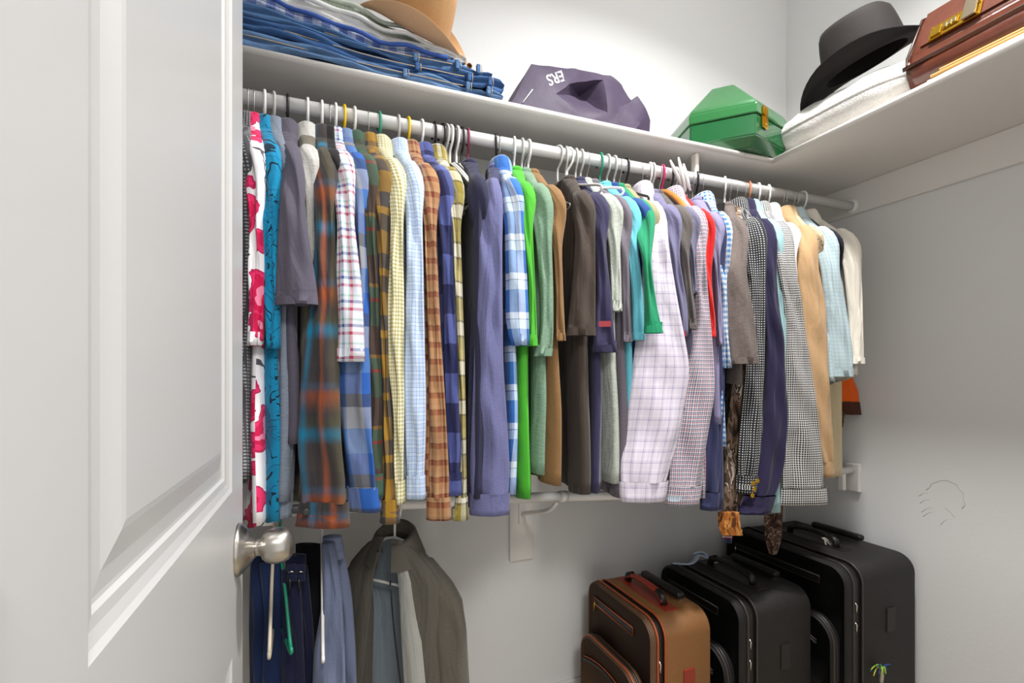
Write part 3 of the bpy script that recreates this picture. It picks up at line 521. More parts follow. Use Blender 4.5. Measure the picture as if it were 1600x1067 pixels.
# white square hanger over the charcoal t-shirt, wooden hanger, clips
hanger(at(886, 300, YR).x, R(32), 'white', 'thick white square-shouldered hanger above the charcoal t-shirt', drop=.055, half=.2)
hanger(at(871, 300, YR).x, R(18), 'grey', 'grey empty hanger left of the thick white square one', drop=.06, half=.19)
hanger(at(820, 300, YR).x, R(20), 'wire', 'thin wire empty hanger between lime and brown t-shirts')
hanger(at(978, 300, YR).x, R(-8), 'black', 'black empty hanger right of the aqua t-shirt hooks', drop=.06, half=.16)
hw_ = thing('wooden_hanger', 'varnished wooden hanger with chrome hook over the dark grey t-shirt', 'hanger', (at(1030, 300, YR).x, YR, ZU), R(-10))
tube('hook', [(0, .024 * math.cos(R(q)), -.001 + .024 * math.sin(R(q))) for q in range(-35, 190, 15)] + [(0, -.015, -.035), (0, 0, -.055), (0, 0, -.075)], .0017, HM['metal'], hw_)
tube('shoulder_bar', smooth_path([(0, .2, -.155), (0, .12, -.11), (0, .0, -.078), (0, -.10, -.125), (0, -.18, -.20), (0, -.215, -.25)]), .0105, HM['wood'], hw_, 10)
ch = thing('clip_hanger', 'white plastic clips with black jaws sticking above the rod', 'hanger', (at(1060, 280, YR - .03).x, YR - .03, ZU), 0)
for q, (a, b) in enumerate((((1047, 250), (1066, 292)), ((1060, 246), (1072, 300)), ((1068, 256), (1078, 298)))):
    pa, pb = at(*a, YR - .035 - .004 * q) - ch.location, at(*b, YR - .03 - .012 * q) - ch.location
    tube('clip_lever', [pa, pa.lerp(pb, .3), pb], [.003, .0065, .006], HM['white'], ch, 8)
for q, (a, b) in enumerate((((1062, 290), (1066, 325)), ((1076, 294), (1068, 330)))):
    pa, pb = at(*a, YR - .05) - ch.location, at(*b, YR - .055) - ch.location
    tube('clip_jaw', [pa, pa.lerp(pb, .6), pb], [.005, .006, .003], HM['black'], ch, 8)
# shiny black shoulder cover on the heather shirt's hanger
a_, b_, c_ = at(1105, 322, 1.42), at(1132, 315, 1.40), at(1130, 340, 1.37)
cov = thing('hanger_cover', 'glossy black plastic piece on the hanger above the heather t-shirt', 'cover', a_)
bm = bmesh.new()
for q in (0, .012):
    for v in (a_, b_, c_, at(1108, 338, 1.40)): bm.verts.new(v - a_ + Vector((q, q * .6, 0)))
bm.verts.ensure_lookup_table(); vs = bm.verts[:]; bm.faces.new(vs[:4]); bm.faces.new(vs[4:][::-1])
for k in range(4): bm.faces.new((vs[k], vs[(k + 1) % 4], vs[4 + (k + 1) % 4], vs[4 + k]))
bmesh.ops.bevel(bm, geom=bm.edges[:], offset=.003, segments=2, affect='EDGES'); bm_obj('cover_shell', bm, solid('glossy_black', '#121010', .12), cov)
# ------------------------------------------------------------------ trousers, jacket, low hangings
def drape(name, pts, mat, parent, rng, b=.012, fold=.006, nc=29, hem=True, origin=None):
    """pts: (xl, xr, py, Y, phi)"""
    rows = []
    for xl, xr, py, Y, phi in pts:
        a_, b_ = at(xl, py, Y), at(xr, py, Y); c = (a_ + b_) / 2; rows.append((c.x, c.y, c.z, max(.006, (b_ - a_).x / 2 / max(.4, abs(math.sin(R(phi))))), R(phi)))
    cx, cy, z, a, p = sleeve_rows(rows, 28); P, UV = cap_top(*ring_grid(cx, cy, z, a, np.full(28, b), p, nc, rng, fold), .003)
    if hem: P, UV = fold_hem(P, UV)
    P = P - np.array(origin); return grid_obj(name, P, UV, mat, parent)
def trousers(label, legs, mat, waist=None, grp='trousers on the lower rod', name='trousers'):
    gcount[0] += 1; rng = np.random.default_rng(500 + gcount[0]); l0 = legs[0][0]; org = at((l0[0] + l0[1]) / 2, l0[2], l0[3]); t = thing(name, label, 'trousers', org, 0, grp)
    for l in legs: drape('leg', l, mat, t, rng, .014, .007, origin=org)
    if waist: drape('waistband', waist, mat, t, rng, .019, .002, origin=org)
    return t
c_nav1, c_nav2, c_nav3, c_gb = T('navy_trouser', '#26365e'), T('dark_navy_trouser', '#1b1f3a'), T('black_trouser', '#17161c'), T('blue_grey_trouser', '#6d7690', .1)
trousers('navy blue trousers folded over hangers beside the door knob', [[(392, 425, 870, 1.48, 60), (388, 432, 960, 1.47, 60), (388, 440, 1160, 1.46, 60)], [(405, 440, 880, 1.44, 70), (412, 446, 960, 1.43, 70), (405, 450, 1160, 1.42, 70)]], c_nav1)
trousers('very dark navy trousers hung from clips left of the blue-grey pair', [[(440, 468, 890, 1.38, 65), (444, 474, 980, 1.36, 65), (440, 480, 1160, 1.34, 65)], [(456, 480, 885, 1.42, 65), (460, 490, 980, 1.40, 65), (458, 494, 1160, 1.38, 65)]], c_nav2, [(446, 478, 868, 1.395, 65), (446, 478, 880, 1.395, 65), (446, 478, 892, 1.39, 65)])
trousers('black trousers in the shade behind the dark navy pair', [[(462, 500, 850, 1.50, 65), (462, 505, 960, 1.49, 65), (460, 508, 1160, 1.48, 65)]], c_nav3)
trousers('blue-grey dress trousers hung by the waist beside the grey jacket', [[(504, 522, 848, 1.36, 65), (505, 535, 930, 1.34, 65), (488, 540, 1020, 1.32, 65), (486, 540, 1160, 1.31, 65)], [(516, 534, 844, 1.42, 65), (518, 548, 930, 1.40, 65), (520, 556, 1020, 1.39, 65), (520, 562, 1160, 1.38, 65)]], c_gb, [(505, 533, 838, 1.385, 68), (505, 534, 850, 1.385, 68), (506, 537, 872, 1.38, 68)])
for px, c, th, lab, dr in ((428, 'cream', 2, 'cream hanger above the navy trousers by the door knob', .17), (436, 'green', 12, 'green hanger sloping over the navy trousers', .17), (503, 'white', 1, 'white hanger seen edge-on beside the blue-grey trousers', .2)):
    x = at(px, 800, YR).x; hanger(x, R(th), c, lab, zr=zl(x), rod_r=.0165, drop=dr, half=.2)
tc = thing('trouser_clips', 'pair of dark blue clips with silver pins gripping the dark navy trousers', 'clips', at(462, 900, 1.33)); o0 = tc.location
for px in (456, 470):
    p = at(px, 895, 1.335) - o0; box('clip_plate', (p.x - .010, p.y - .004, p.z - .022), (p.x + .010, p.y + .004, p.z + .022), c_nav2, tc, bev=.003)
    tube('clip_pin', [p + Vector((-.007, -.008, .004)), p + Vector((0, -.012, .008)), p + Vector((.007, -.008, .004))], .0022, HM['metal'], tc, 8)
    tube('clip_spring', [p + Vector((-.004, -.006, -.01)), p + Vector((-.004, -.007, -.04))], .003, HM['black'], tc, 8)
def jacket():
    org = at(617, 850, YR); x = org.x; th = R(44); zr = zl(x); t = thing('zip_jacket', 'charcoal olive zip jacket hanging open with pale grey lining', 'jacket', (x, YR, zr), th)
    jm, lm, gm = T('jacket_charcoal', '#5d584f', .12), T('jacket_lining', '#a3a39c', .06), T('jacket_blue_lining', '#7e8a93', .06)
    rng = np.random.default_rng(77); hw = .168; zt = -.1; M_ = 30
    # local frame: width along y (-y is the near shoulder), front faces -x.  open shell from one front edge round the back to the other
    def shell(name, mat, ins, gap0, gap1, s0=None):
        nc = 41; P = np.zeros((M_, nc, 3)); UV = np.zeros((M_, nc, 2))
        for i in range(M_):
            q = i / (M_ - 1); zz = zt - .62 * q; k = min(1, q / .16); hy = .055 + (hw - .055) * k ** .75 - ins; dx = (.035 + .03 * q) - ins * .6
            g = gap0 + (gap1 - gap0) * q; s = np.linspace(PI + g, 3 * PI - g, nc) if True else None
            y = hy * np.sin(s); xx = dx * np.sign(np.cos(s)) * np.abs(np.cos(s)) ** .6
            P[i, :, 0] = xx + q * .010 * np.sin(y * 34 + 1); P[i, :, 1] = y; P[i, :, 2] = zz - .012 * np.cos(s) * (1 - k)
            UV[i, :, 0] = s * .13; UV[i, :, 1] = zz
        return grid_obj(name, P, UV, mat, t)
    shell('jacket_shell', jm, 0, .22, .62); shell('lining', gm, .006, .24, .65)
    # turned-back facings along both front edges
    for sgn, mat, nm in ((-1, lm, 'facing'), (1, jm, 'facing')):
        P = np.zeros((20, 7, 3)); UV = np.zeros((20, 7, 2))
        for i in range(20):
            q = i / 19; zz = zt - .03 - .58 * q; g = .22 + .40 * q; k = min(1, (q + .05) / .16); hy = .055 + (hw - .055) * k ** .75
            y0 = sgn * hy * math.sin(g)
            for j in range(7):
                u = j / 6; P[i, j] = (-(.036 + .03 * q) * 1.02 - .010 * math.sin(PI * u) + .01 * u, y0 + sgn * u * (.05 + .03 * q) , zz - .01 * u); UV[i, j] = (u * .08, zz)
        grid_obj(nm, P, UV, mat, t)
    prof = [(.052, .030, -.015), (.054, .034, .012), (.058, .038, .022), (.068, .048, .014), (.100, .064, -.05)]
    ns = 29; s = np.linspace(PI + .35, 3 * PI - .35, ns); P = np.zeros((len(prof), ns, 3)); UV = np.zeros((len(prof), ns, 2))
    for i, (ry, rx, dz) in enumerate(prof):
        P[i, :, 0] = rx * np.cos(s); P[i, :, 1] = ry * np.sin(s); P[i, :, 2] = zt + dz + .025 * np.cos(s); UV[i, :, 0] = s * .05; UV[i, :, 1] = dz
    grid_obj('collar', P, UV, jm, t)
    for sg in (-1, 1):
        z = np.linspace(zt - .05, zt - .66, 30); tt = np.linspace(0, 1, 30)
        cy = sg * (hw - .07 + .06 * np.minimum(1, tt * 6) + .02 * tt); cx = .015 + .02 * tt; a = np.interp(tt, [0, .1, .3, 1], [.022, .045, .06, .055]); b = np.interp(tt, [0, .1, 1], [.02, .036, .036]); ph = np.full(30, R(8))
        P, UV = cap_top(*ring_grid(cx, cy, z, a, b, ph, 31, rng, .006)); P, UV = fold_hem(P, UV); grid_obj('sleeve', P, UV, jm, t)
    tube('zipper', [(-.040 - .03 * q, -.168 * math.sin(.22 + .40 * q) * min(1, (q + .3)), zt - .05 - .55 * q) for q in np.linspace(.1, 1, 12)], .0025, HM['black'], t, 6)
    hanger(x, th, 'white', 'white plastic hanger holding the charcoal zip jacket', zr=zr, rod_r=.0165, drop=.11, half=.15)
jacket()
def low_strip(name, label, cat, pts, mat, b=.008, part='fabric'):
    gcount[0] += 1; rng = np.random.default_rng(900 + gcount[0]); org = at((pts[0][0] + pts[0][1]) / 2, pts[0][2], pts[0][3]); t = thing(name, label, cat, org); drape(part, pts, mat, t, rng, b, .003, origin=org); return t, org
low_strip('cream_trousers', 'cream cotton trousers hanging at the right end below the peach shirt', 'trousers', [(1290, 1306, 420, 1.42, 60), (1292, 1308, 560, 1.41, 60), (1293, 1309, 743, 1.40, 60)], c_camotan, .015, 'leg')
t, org = low_strip('necktie', 'brown speckled necktie end dangling over the large black suitcase', 'necktie', [(1198, 1218, 700, 1.36, 70), (1198, 1219, 790, 1.36, 70), (1199, 1217, 845, 1.36, 70), (1204, 1212, 866, 1.36, 70)], M_tiecamo, .004, 'tie_blade')
t, org = low_strip('camo_cuff', 'orange-tan camouflage cloth end below the camo sleeve', 'cloth', [(1126, 1150, 800, 1.27, 70), (1127, 1152, 822, 1.27, 70), (1132, 1156, 836, 1.27, 70)], camo_mat('orange_camo', [(0, '#5a3318'), (.45, '#b06a2a'), (.55, '#d99a52'), (.62, '#7a4a26')], 12), .007)
t, org = low_strip('striped_necktie', 'navy necktie tip with red and white stripes under the camo cuff', 'necktie', [(1127, 1142, 800, 1.30, 70), (1127, 1143, 830, 1.30, 70), (1134, 1142, 848, 1.30, 70)], plaid('tie_stripe', .03, '22294a:4 22294a:1', '22294a:5 b52a30:.8 dcdce4:.5', .8), .004, 'tie_blade')
t, org = low_strip('hunting_vest', 'bright orange and brown camo hunting cloth hanging at the right end', 'vest', [(1308, 1326, 585, 1.45, 70), (1308, 1334, 610, 1.45, 70), (1310, 1336, 632, 1.45, 70)], cloth('blaze_orange', '#e2601c', .08), .010)
drape('camo_panel', [(1305, 1320, 588, 1.47, 70), (1306, 1318, 630, 1.47, 70), (1306, 1314, 668, 1.47, 70)], M_tiecamo, t, np.random.default_rng(3), .012, .003, origin=org)
drape('strap', [(1318, 1338, 628, 1.44, 70), (1321, 1340, 640, 1.44, 70), (1326, 1342, 648, 1.44, 70)], cloth('brown_strap', '#4a2a1c'), t, np.random.default_rng(4), .006, .001, origin=org)
# ------------------------------------------------------------------ folded clothes on the shelf
def denim(name, c):
    m, nt, b = new_mat(name); uv = N(nt, 'ShaderNodeTexCoord'); n1 = N(nt, 'ShaderNodeTexNoise'); n1.inputs['Scale'].default_value = 14; n1.inputs['Detail'].default_value = 5
    mp = N(nt, 'ShaderNodeMapping'); mp.inputs['Scale'].default_value = (1, 3, 5); nt.links.new(uv.outputs['Object'], mp.inputs[0]); nt.links.new(mp.outputs[0], n1.inputs[0])
    cc = lin(c); col = ramp(nt, n1.outputs['Fac'], [(.25, c), (.75, '%02x%02x%02x' % tuple(min(255, int(int(c[i:i + 2], 16) * 1.28 + 6)) for i in (0, 2, 4)))], 'LINEAR')
    nt.links.new(col, b.inputs['Base Color']); b.inputs['Roughness'].default_value = .9
    n2 = N(nt, 'ShaderNodeTexNoise'); n2.inputs['Scale'].default_value = 60; nt.links.new(mp.outputs[0], n2.inputs[0]); bp = N(nt, 'ShaderNodeBump'); bp.inputs['Strength'].default_value = .5; bp.inputs['Distance'].default_value = .004
    nt.links.new(n2.outputs['Fac'], bp.inputs['Height']); nt.links.new(bp.outputs[0], b.inputs['Normal']); return m
def layer(name, x0, x1, zf, y0, y1, mat, parent, seed, lobes=2, org=(0, 0, 0)):
    """folded cloth slab along x. zf(x)->(z bottom, z top); front face shows 'lobes' rounded folds"""
    rng = np.random.default_rng(seed); nx, M_ = 46, 33; P = np.zeros((M_, nx, 3)); UV = np.zeros((M_, nx, 2)); ph = rng.uniform(0, 6.28, 5)
    for j, x in enumerate(np.linspace(x0, x1, nx)):
        zb, zt = [q + .0055 * math.sin(x * 15 + q * 95) * min(1, (q - Z0) / .02) + .003 * math.sin(x * 37 + q * 160) * min(1, (q - Z0) / .02) for q in zf(x)]; h = zt - zb; e = min(1, (x - x0) / .03 + .35, (x1 - x) / .02 + .35); zm = (zb + zt) / 2
        fy = y0 + .010 * math.sin(x * 9 + ph[0]) + .006 * math.sin(x * 23 + ph[1])
        for i in range(M_):
            t = i / (M_ - 1)
            if t < .55:                 # front face, bottom to top, lobed
                u = t / .55; zz = zb + h * u; bul = abs(math.sin(PI * u * lobes)) ** .6; y = fy - .010 * bul + .010
                y += .0035 * math.sin(x * 40 + u * 6 + ph[2])
            elif t < .8: u = (t - .55) / .25; zz = zt + .003 * math.sin(x * 15 + ph[3]) * math.sin(PI * u); y = fy + .01 + u * (y1 - fy - .01)
            else: u = (t - .8) / .2; zz = zt - h * u; y = y1
            P[i, j] = (x, y, zm + (zz - zm) * e); UV[i, j] = (x, zz * 2 + t)
    P = P - np.array(org); o = grid_obj(name, P, UV, mat, parent)
    me = o.data; n = nx; bm = bmesh.new(); bm.from_mesh(me); bm.verts.ensure_lookup_table()
    for j in (0, nx - 1):
        try: bm.faces.new([bm.verts[i * n + j] for i in range(M_)])
        except Exception: pass
    bm.to_mesh(me); bm.free(); return o
def zprof(tab_b, tab_t):
    xs = [-.5, -.135, .09, .23, .4, .6]
    return lambda x: (float(np.interp(x, xs, tab_b)), float(np.interp(x, xs, tab_t)))
Z0 = ST
e0 = [Z0] * 6; e1 = [Z0 + q for q in (.045, .042, .030, .028, .030, .030)]; e2 = [Z0 + q for q in (.085, .080, .058, .055, .062, .060)]; e3 = [Z0 + q for q in (.122, .116, .083, .086, .096, .09)]
e4 = [Z0 + q for q in (.160, .148, .110, .104, .100, .095)]; e5 = [Z0 + q for q in (.205, .195, .162, .146, .122, .1)]; e6 = [Z0 + q for q in (.245, .235, .205, .178, .14, .11)]
dn = [denim('denim_mid', '3b5a80'), denim('denim_dark', '27466f'), denim('denim_faded', '4a6688')]
stitch = solid('tan_stitch', '#b8a58c', .8); copper = solid('copper_rivet', '#a8672e', .3, 1.)
labs = ['lowest folded pair of faded blue jeans lying on the shelf', 'middle folded pair of dark blue jeans in the stack', 'top folded pair of blue jeans with copper waist button']
for k, (eb, et, xr, m) in enumerate(((e0, e1, .515, dn[2]), (e1, e2, .52, dn[1]), (e2, e3, .485, dn[0]))):
    org = (0, SHY, Z0); f = zprof(eb, et); t = thing('folded_jeans', labs[k], 'jeans', org, 0, 'folded jeans on the shelf'); y0 = SHY - .004 + k * .004
    layer('folded_legs', -.46, xr - .05, f, y0, 1.74, m, t, 40 + k, 2, org)
    fw = lambda x, f=f: (f(x)[0] + .002, f(x)[1] + .003); layer('waistband', xr - .055, xr, fw, y0 + .004, 1.70, m, t, 60 + k, 2, org)
    for q, xx in enumerate((xr - .05, xr - .115, xr - .30 + .03 * k)):
        zb, zt = f(xx); box('belt_loop', (xx - .006, y0 - .009 - org[1], zb + .004 - org[2]), (xx + .006, y0 + .004 - org[1], zt - .001 - org[2]), m, t, bev=.003)
        tube('stitching', [(xx + .010, y0 - .0045 - org[1], zb + .004 - org[2]), (xx + .010, y0 - .0075 - org[1], (zb + zt) / 2 - org[2]), (xx + .010, y0 - .0045 - org[1], zt - .002 - org[2])], .0011, stitch, t, 6)
    xs = np.linspace(-.2 + .1 * k, xr - .13, 24)
    tube('seam', [(x, y0 - .0035 - org[1] - .001 * math.sin(x * 30), f(x)[0] * .45 + f(x)[1] * .55 - org[2]) for x in xs], .0013, stitch, t, 6)
    if k == 2:
        xx = .405; zb, zt = f(xx); lathe('waist_button', [(.004, 0), (.008, .001), (.008, .003), (.006, .004), (.002, .0035)], copper, t, 16, 'Y', (xx, y0 - .014 - org[1], (zb + zt) / 2 - org[2]))
for nm, lab, eb, et, xa, xr, y0, m, lo in (('folded_shirt', 'blue and white check shirt folded on top of the jeans', e3, e4, -.46, .36, SHY + .008, M_blshirt, 2), ('folded_t_shirt', 'white t-shirt folded between the blue check and sage check shirts', e4, e5, -.30, .40, SHY + .022, c_white, 3), ('folded_shirt', 'sage green grid check shirt folded at the top beneath the tan hat', e5, e6, -.2, .27, SHY + .045, M_grcheck, 2)):
    org = (0, SHY, Z0); t = thing(nm, lab, 'shirt', org, 0, 'folded shirts on the shelf'); layer('folded_body', xa, xr, zprof(eb, et), y0, 1.72, m, t, len(lab), lo, org)
    f = zprof(eb, et); x = xr - .06; tube('folded_edge', [(q, y0 - .004 + .006 * math.sin(q * 50) - org[1], f(q)[1] - .006 - org[2] + .004 * math.sin(q * 31)) for q in np.linspace(xa + .1, xr - .02, 30)], .006, m, t, 8)
# ------------------------------------------------------------------ hats
def hat(label, loc, rot, felt, under, crown=(.100, .078, .115), brim=(.185, .135), curl=.06, dip=.025, band=None, name='cowboy_hat'):
    t = thing(name, label, 'hat', loc); t.rotation_euler = rot
    cx, cy, ch = crown; ns = 49; s = np.linspace(0, 2 * PI, ns); rows = 15; P = np.zeros((rows, ns, 3)); UV = np.zeros((rows, ns, 2))
    for i in range(rows):
        q = i / (rows - 1)
        if q < .7: k = q / .7; sc_ = 1 - .16 * k ** 1.6; z = ch * k * .93
        else: k = (q - .7) / .3; sc_ = .84 * (1 - k) ** .75 + .001; z = ch * (.93 + .07 * math.sin(k * PI / 2))
        x = cx * sc_ * np.cos(s); y = cy * sc_ * np.sin(s)
        z_ = z - np.exp(-(y / (cy * .35)) ** 2) * .030 * max(0, (q - .5) / .5) + .012 * q * (x / cx) - 0
        pinch = 1 - .22 * max(0, (q - .35) / .65) * np.clip(x / cx, 0, 1) ** 2
        P[i, :, 0] = x; P[i, :, 1] = y * pinch; P[i, :, 2] = z_; UV[i, :, 0] = s * .1; UV[i, :, 1] = z
    grid_obj('crown', P, UV, felt, t)
    def brimz(f, s): return curl * f ** 2 * np.abs(np.sin(s)) ** 2.2 - dip * f ** 1.6 * np.abs(np.cos(s)) ** 3
    rings = [(0, .0), (.25, 0), (.5, 0), (.75, 0), (1, 0), (1.012, .002), (1, .0045), (.75, .0045), (.5, .0045), (.25, .0045), (0, .0045)]
    for nm, sub, m in (('brim', rings[4:], under), ('brim_top', rings[:5], felt)):
        P = np.zeros((len(sub), ns, 3)); UV = np.zeros((len(sub), ns, 2))
        for i, (f, dz) in enumerate(sub):
            rx = cx * .98 + (brim[0] - cx) * f; ry = cy * .98 + (brim[1] - cy) * f * (1 - .18 * f * (curl > .03))
            P[i, :, 0] = rx * np.cos(s); P[i, :, 1] = ry * np.sin(s); P[i, :, 2] = brimz(min(f, 1), s) - dz + .001; UV[i, :, 0] = s * .1; UV[i, :, 1] = f * .1
        grid_obj(nm, P, UV, m, t)
    if band:
        P = np.zeros((4, ns, 3)); UV = np.zeros((4, ns, 2))
        for i, (k, z) in enumerate(((1.012, .003), (1.02, .006), (1.015, .018), (1.0, .021))): P[i, :, 0] = cx * k * np.cos(s); P[i, :, 1] = cy * k * np.sin(s); P[i, :, 2] = z
        grid_obj('hat_band', P, UV, band, t)
    return t
tanf, tanu = cloth('tan_felt', '#b98f62', .08, .1), cloth('tan_felt_under', '#d3a982', .06, .1)
blf = solid('black_felt', '#1d1613', .8, bump=.15, scale=200, var=.2); blu = solid('black_felt_under', '#120d0b', .9)
hat('tan felt hat with curled brim on top of the folded clothes', (.262, 1.50, Z0 + .200), (R(38), R(21), R(-6)), tanf, tanu, (.098, .080, .14), (.172, .135), .055, .012, cloth('tan_band', '#a27a50'))
hat('black felt cowboy hat resting on the white pillow', (1.745, 1.155, Z0 + .235), (R(-17), R(8), R(98)), blf, blu, (.125, .092, .165), (.225, .165), .045, .05, solid('black_band', '#1a1512', .7))
# ------------------------------------------------------------------ purple bag
def bag():
    org = Vector((.8, 1.55, ST)); t = thing('drawstring_bag', 'dark purple crumpled nylon bag with white lettering on the shelf', 'bag', org)
    m, nt, b = new_mat('purple_nylon'); b.inputs['Base Color'].default_value = lin('#3f3449'); b.inputs['Roughness'].default_value = .6; b.inputs['Specular IOR Level'].default_value = .3
    tc = N(nt, 'ShaderNodeTexCoord'); no = N(nt, 'ShaderNodeTexNoise'); no.inputs['Scale'].default_value = 14; no.inputs['Detail'].default_value = 3; bp = N(nt, 'ShaderNodeBump'); bp.inputs['Strength'].default_value = .35; bp.inputs['Distance'].default_value = .012
    nt.links.new(tc.outputs['Object'], no.inputs[0]); nt.links.new(no.outputs['Fac'], bp.inputs['Height']); nt.links.new(bp.outputs[0], b.inputs['Normal'])
    V = dict(apex=(830, 97, 1.50), bl=(796, 170, 1.45), b1=(850, 188, 1.445), low=(868, 147, 1.455), b2=(915, 196, 1.44), vlow=(911, 178, 1.442), ridge=(888, 132, 1.475), top1=(888, 105, 1.54), top2=(913, 108, 1.56), pk=(943, 122, 1.46), top3=(956, 118, 1.55), top4=(973, 130, 1.55), inn=(932, 168, 1.475), in2=(905, 150, 1.53), t5=(988, 156, 1.53), k7=(996, 150, 1.48), k8=(1008, 165, 1.47), k9=(1018, 186, 1.49), b3=(955, 205, 1.44), m1=(950, 175, 1.445), k10=(970, 168, 1.455), b4=(990, 212, 1.44), k11=(999, 195, 1.445), b5=(1016, 218, 1.48))
    bm = bmesh.new(); vv = {k: bm.verts.new(at(*q) - org) for k, q in V.items()}
    for k in ('bl', 'b1', 'b2', 'b3', 'b4', 'b5'): vv[k].co.z = .001
    back = {}
    for k, (x, y, z) in dict(B0=(.56, 1.72, .0), B1=(.60, 1.68, .12), B2=(.78, 1.72, .14), B3=(.95, 1.72, .10), B4=(1.02, 1.70, .0)).items(): vv[k] = bm.verts.new(Vector((x, y, ST + z)) - org)
    F_ = ['apex bl b1 low', 'low b1 b2 vlow', 'apex low ridge top1', 'top1 ridge top2', 'ridge low in2', 'low vlow in2', 'ridge in2 pk', 'in2 vlow inn', 'in2 inn pk', 'ridge pk top2', 'top2 pk top3', 'top3 pk top4', 'pk inn m1', 'vlow b2 m1 inn', 'b2 b3 m1', 'pk m1 k10', 'pk k10 t5 top4', 't5 k10 k7', 'm1 b3 k10', 'k10 b3 b4 k11', 'k10 k11 k8 k7', 'k11 b4 b5 k9', 'k8 k11 k9', 'apex top1 B1', 'bl apex B1 B0', 'top1 top2 B2 B1', 'top2 top3 B2', 'top3 top4 B3 B2', 'top4 t5 B3', 't5 k7 k8 B3', 'k8 k9 B4 B3', 'k9 b5 B4']
    for f in F_:
        try: bm.faces.new([vv[q] for q in f.split()])
        except Exception as e: print('bag', f, e)
    bmesh.ops.subdivide_edges(bm, edges=bm.edges[:], cuts=3, use_grid_fill=True)
    rs = random.Random(5)
    for v in bm.verts:
        if v.co.z > .012: v.co += Vector((0, math.sin(v.co.x * 70 + v.co.z * 40) * .003, math.sin(v.co.x * 45 + v.co.y * 60) * .0025))
    for _ in range(1): bmesh.ops.smooth_vert(bm, verts=[v for v in bm.verts if v.co.z > .004], factor=.25, use_axis_x=True, use_axis_y=True, use_axis_z=True)
    bo = bm_obj('bag_body', bm, m, t, True); bo.data.set_sharp_from_angle(angle=R(24))
    # lettering lies in the facet apex-low-ridge-top1
    a, b_, c = [at(*V[k]) for k in ('top1', 'low', 'top2')]
    def letters(txt, p0, p1, up, size, sh):
        x = (p1 - p0).normalized(); y = (up - x * up.dot(x)).normalized(); n = x.cross(y); n = n if n.y < 0 else n
        mid = (p0 + p1) / 2; M = Matrix((( x.x, y.x, n.x, 0), (x.y, y.y, n.y, 0), (x.z, y.z, n.z, 0), (0, 0, 0, 1))); M = Matrix.Translation(mid - org) @ M
        lo = text_part('lettering', txt, size, whitep, t, M, .0, sh)
        from mathutils.bvhtree import BVHTree
        bv = BVHTree.FromPolygons([v.co for v in bo.data.vertices], [p.vertices[:] for p in bo.data.polygons]); vd = (mid - Vector((0, 0, CZ))).normalized()
        b2 = bmesh.new(); b2.from_mesh(lo.data); bmesh.ops.subdivide_edges(b2, edges=b2.edges[:], cuts=2, use_grid_fill=True)
        for v in b2.verts:
            h = bv.ray_cast(v.co - vd * .3, vd)
            if h[0] is not None: v.co = h[0] - vd * .0015
        b2.to_mesh(lo.data); b2.free(); return lo
    # upside-down: text runs from upper right to lower left
    letters('ERS', at(888, 114, 1.50), at(850, 127, 1.48), Vector((-.25, -.2, -.9)), .052, .25)
    letters('sports', at(831, 140, 1.464), at(818, 161, 1.446), Vector((.5, 0, .3)), .014, 0.) if False else None
    tube('print_line', [at(832, 140, 1.463) - org, at(826, 148, 1.456) - org, at(817, 160, 1.447) - org], .0016, whitep, t, 6)
bag()
# ------------------------------------------------------------------ green case
def hexcase():
    gm, glid = solid('green_enamel', '#17582e', .2, coat=.6, var=.06, scale=6), solid('green_enamel_lid', '#2a6a38', .16, coat=1.)
    org = Vector((1.525, 1.575, ST + .0005)); t = thing('hexagonal_case', 'glossy green six-sided metal case with peaked lid and brass latch', 'case', org); r0 = R(225 + 30)
    def ring(r, z): return [Vector((r * math.cos(r0 + k * PI / 3), r * math.sin(r0 + k * PI / 3), z)) for k in range(6)]
    def loft(name, prof, m, cap0=True, cap1=True, bev=.004):
        bm = bmesh.new(); rr = [[bm.verts.new(p) for p in ring(*q)] for q in prof]
        for a, b in zip(rr[:-1], rr[1:]):
            for k in range(6): bm.faces.new((a[k], a[(k + 1) % 6], b[(k + 1) % 6], b[k]))
        if cap0: bm.faces.new(rr[0][::-1])
        if cap1: bm.faces.new(rr[-1])
        if bev: bmesh.ops.bevel(bm, geom=bm.edges[:], offset=bev, segments=2, affect='EDGES')
        return bm_obj(name, bm, m, t)
    loft('case_body', [(.195, 0), (.226, .035), (.226, .112)], gm); loft('lid', [(.230, .114), (.230, .148), (.226, .154), (.222, .157), (.220, .166), (.075, .305)], glid, bev=.003)
    for k, nm in ((0, 'latch'), (3, 'hinge')):
        a, b = ring(.2305, .1)[k], ring(.2305, .1)[(k + 1) % 6]; m = a.lerp(b, .25 if nm == 'latch' else .5); n = ((a + b) / 2).normalized(); tg = (b - a).normalized()
        def plate(name, w_, h0, h1, d, mm, sh_=0):
            bm = bmesh.new()
            for q in (0, d):
                for (u, z) in ((-w_, h0), (w_, h0), (w_, h1), (-w_, h1)): bm.verts.new(Vector((m.x, m.y, 0)) + tg * (u + sh_) + n * (q + .0) + Vector((0, 0, z)))
            bm.verts.ensure_lookup_table(); v = bm.verts[:]; bm.faces.new(v[:4]); bm.faces.new(v[4:])
            for j in range(4): bm.faces.new((v[j], v[(j + 1) % 4], v[4 + (j + 1) % 4], v[4 + j]))
            bmesh.ops.bevel(bm, geom=bm.edges[:], offset=.0012, segments=2, affect='EDGES'); return bm_obj(name, bm, mm, t)
        plate(nm + '_plate', .022, .070, .110, .004, gold); plate(nm + '_plate', .019, .116, .148, .005, gold); plate(nm + '_hasp', .009, .080, .136, .009, gold)
hexcase()
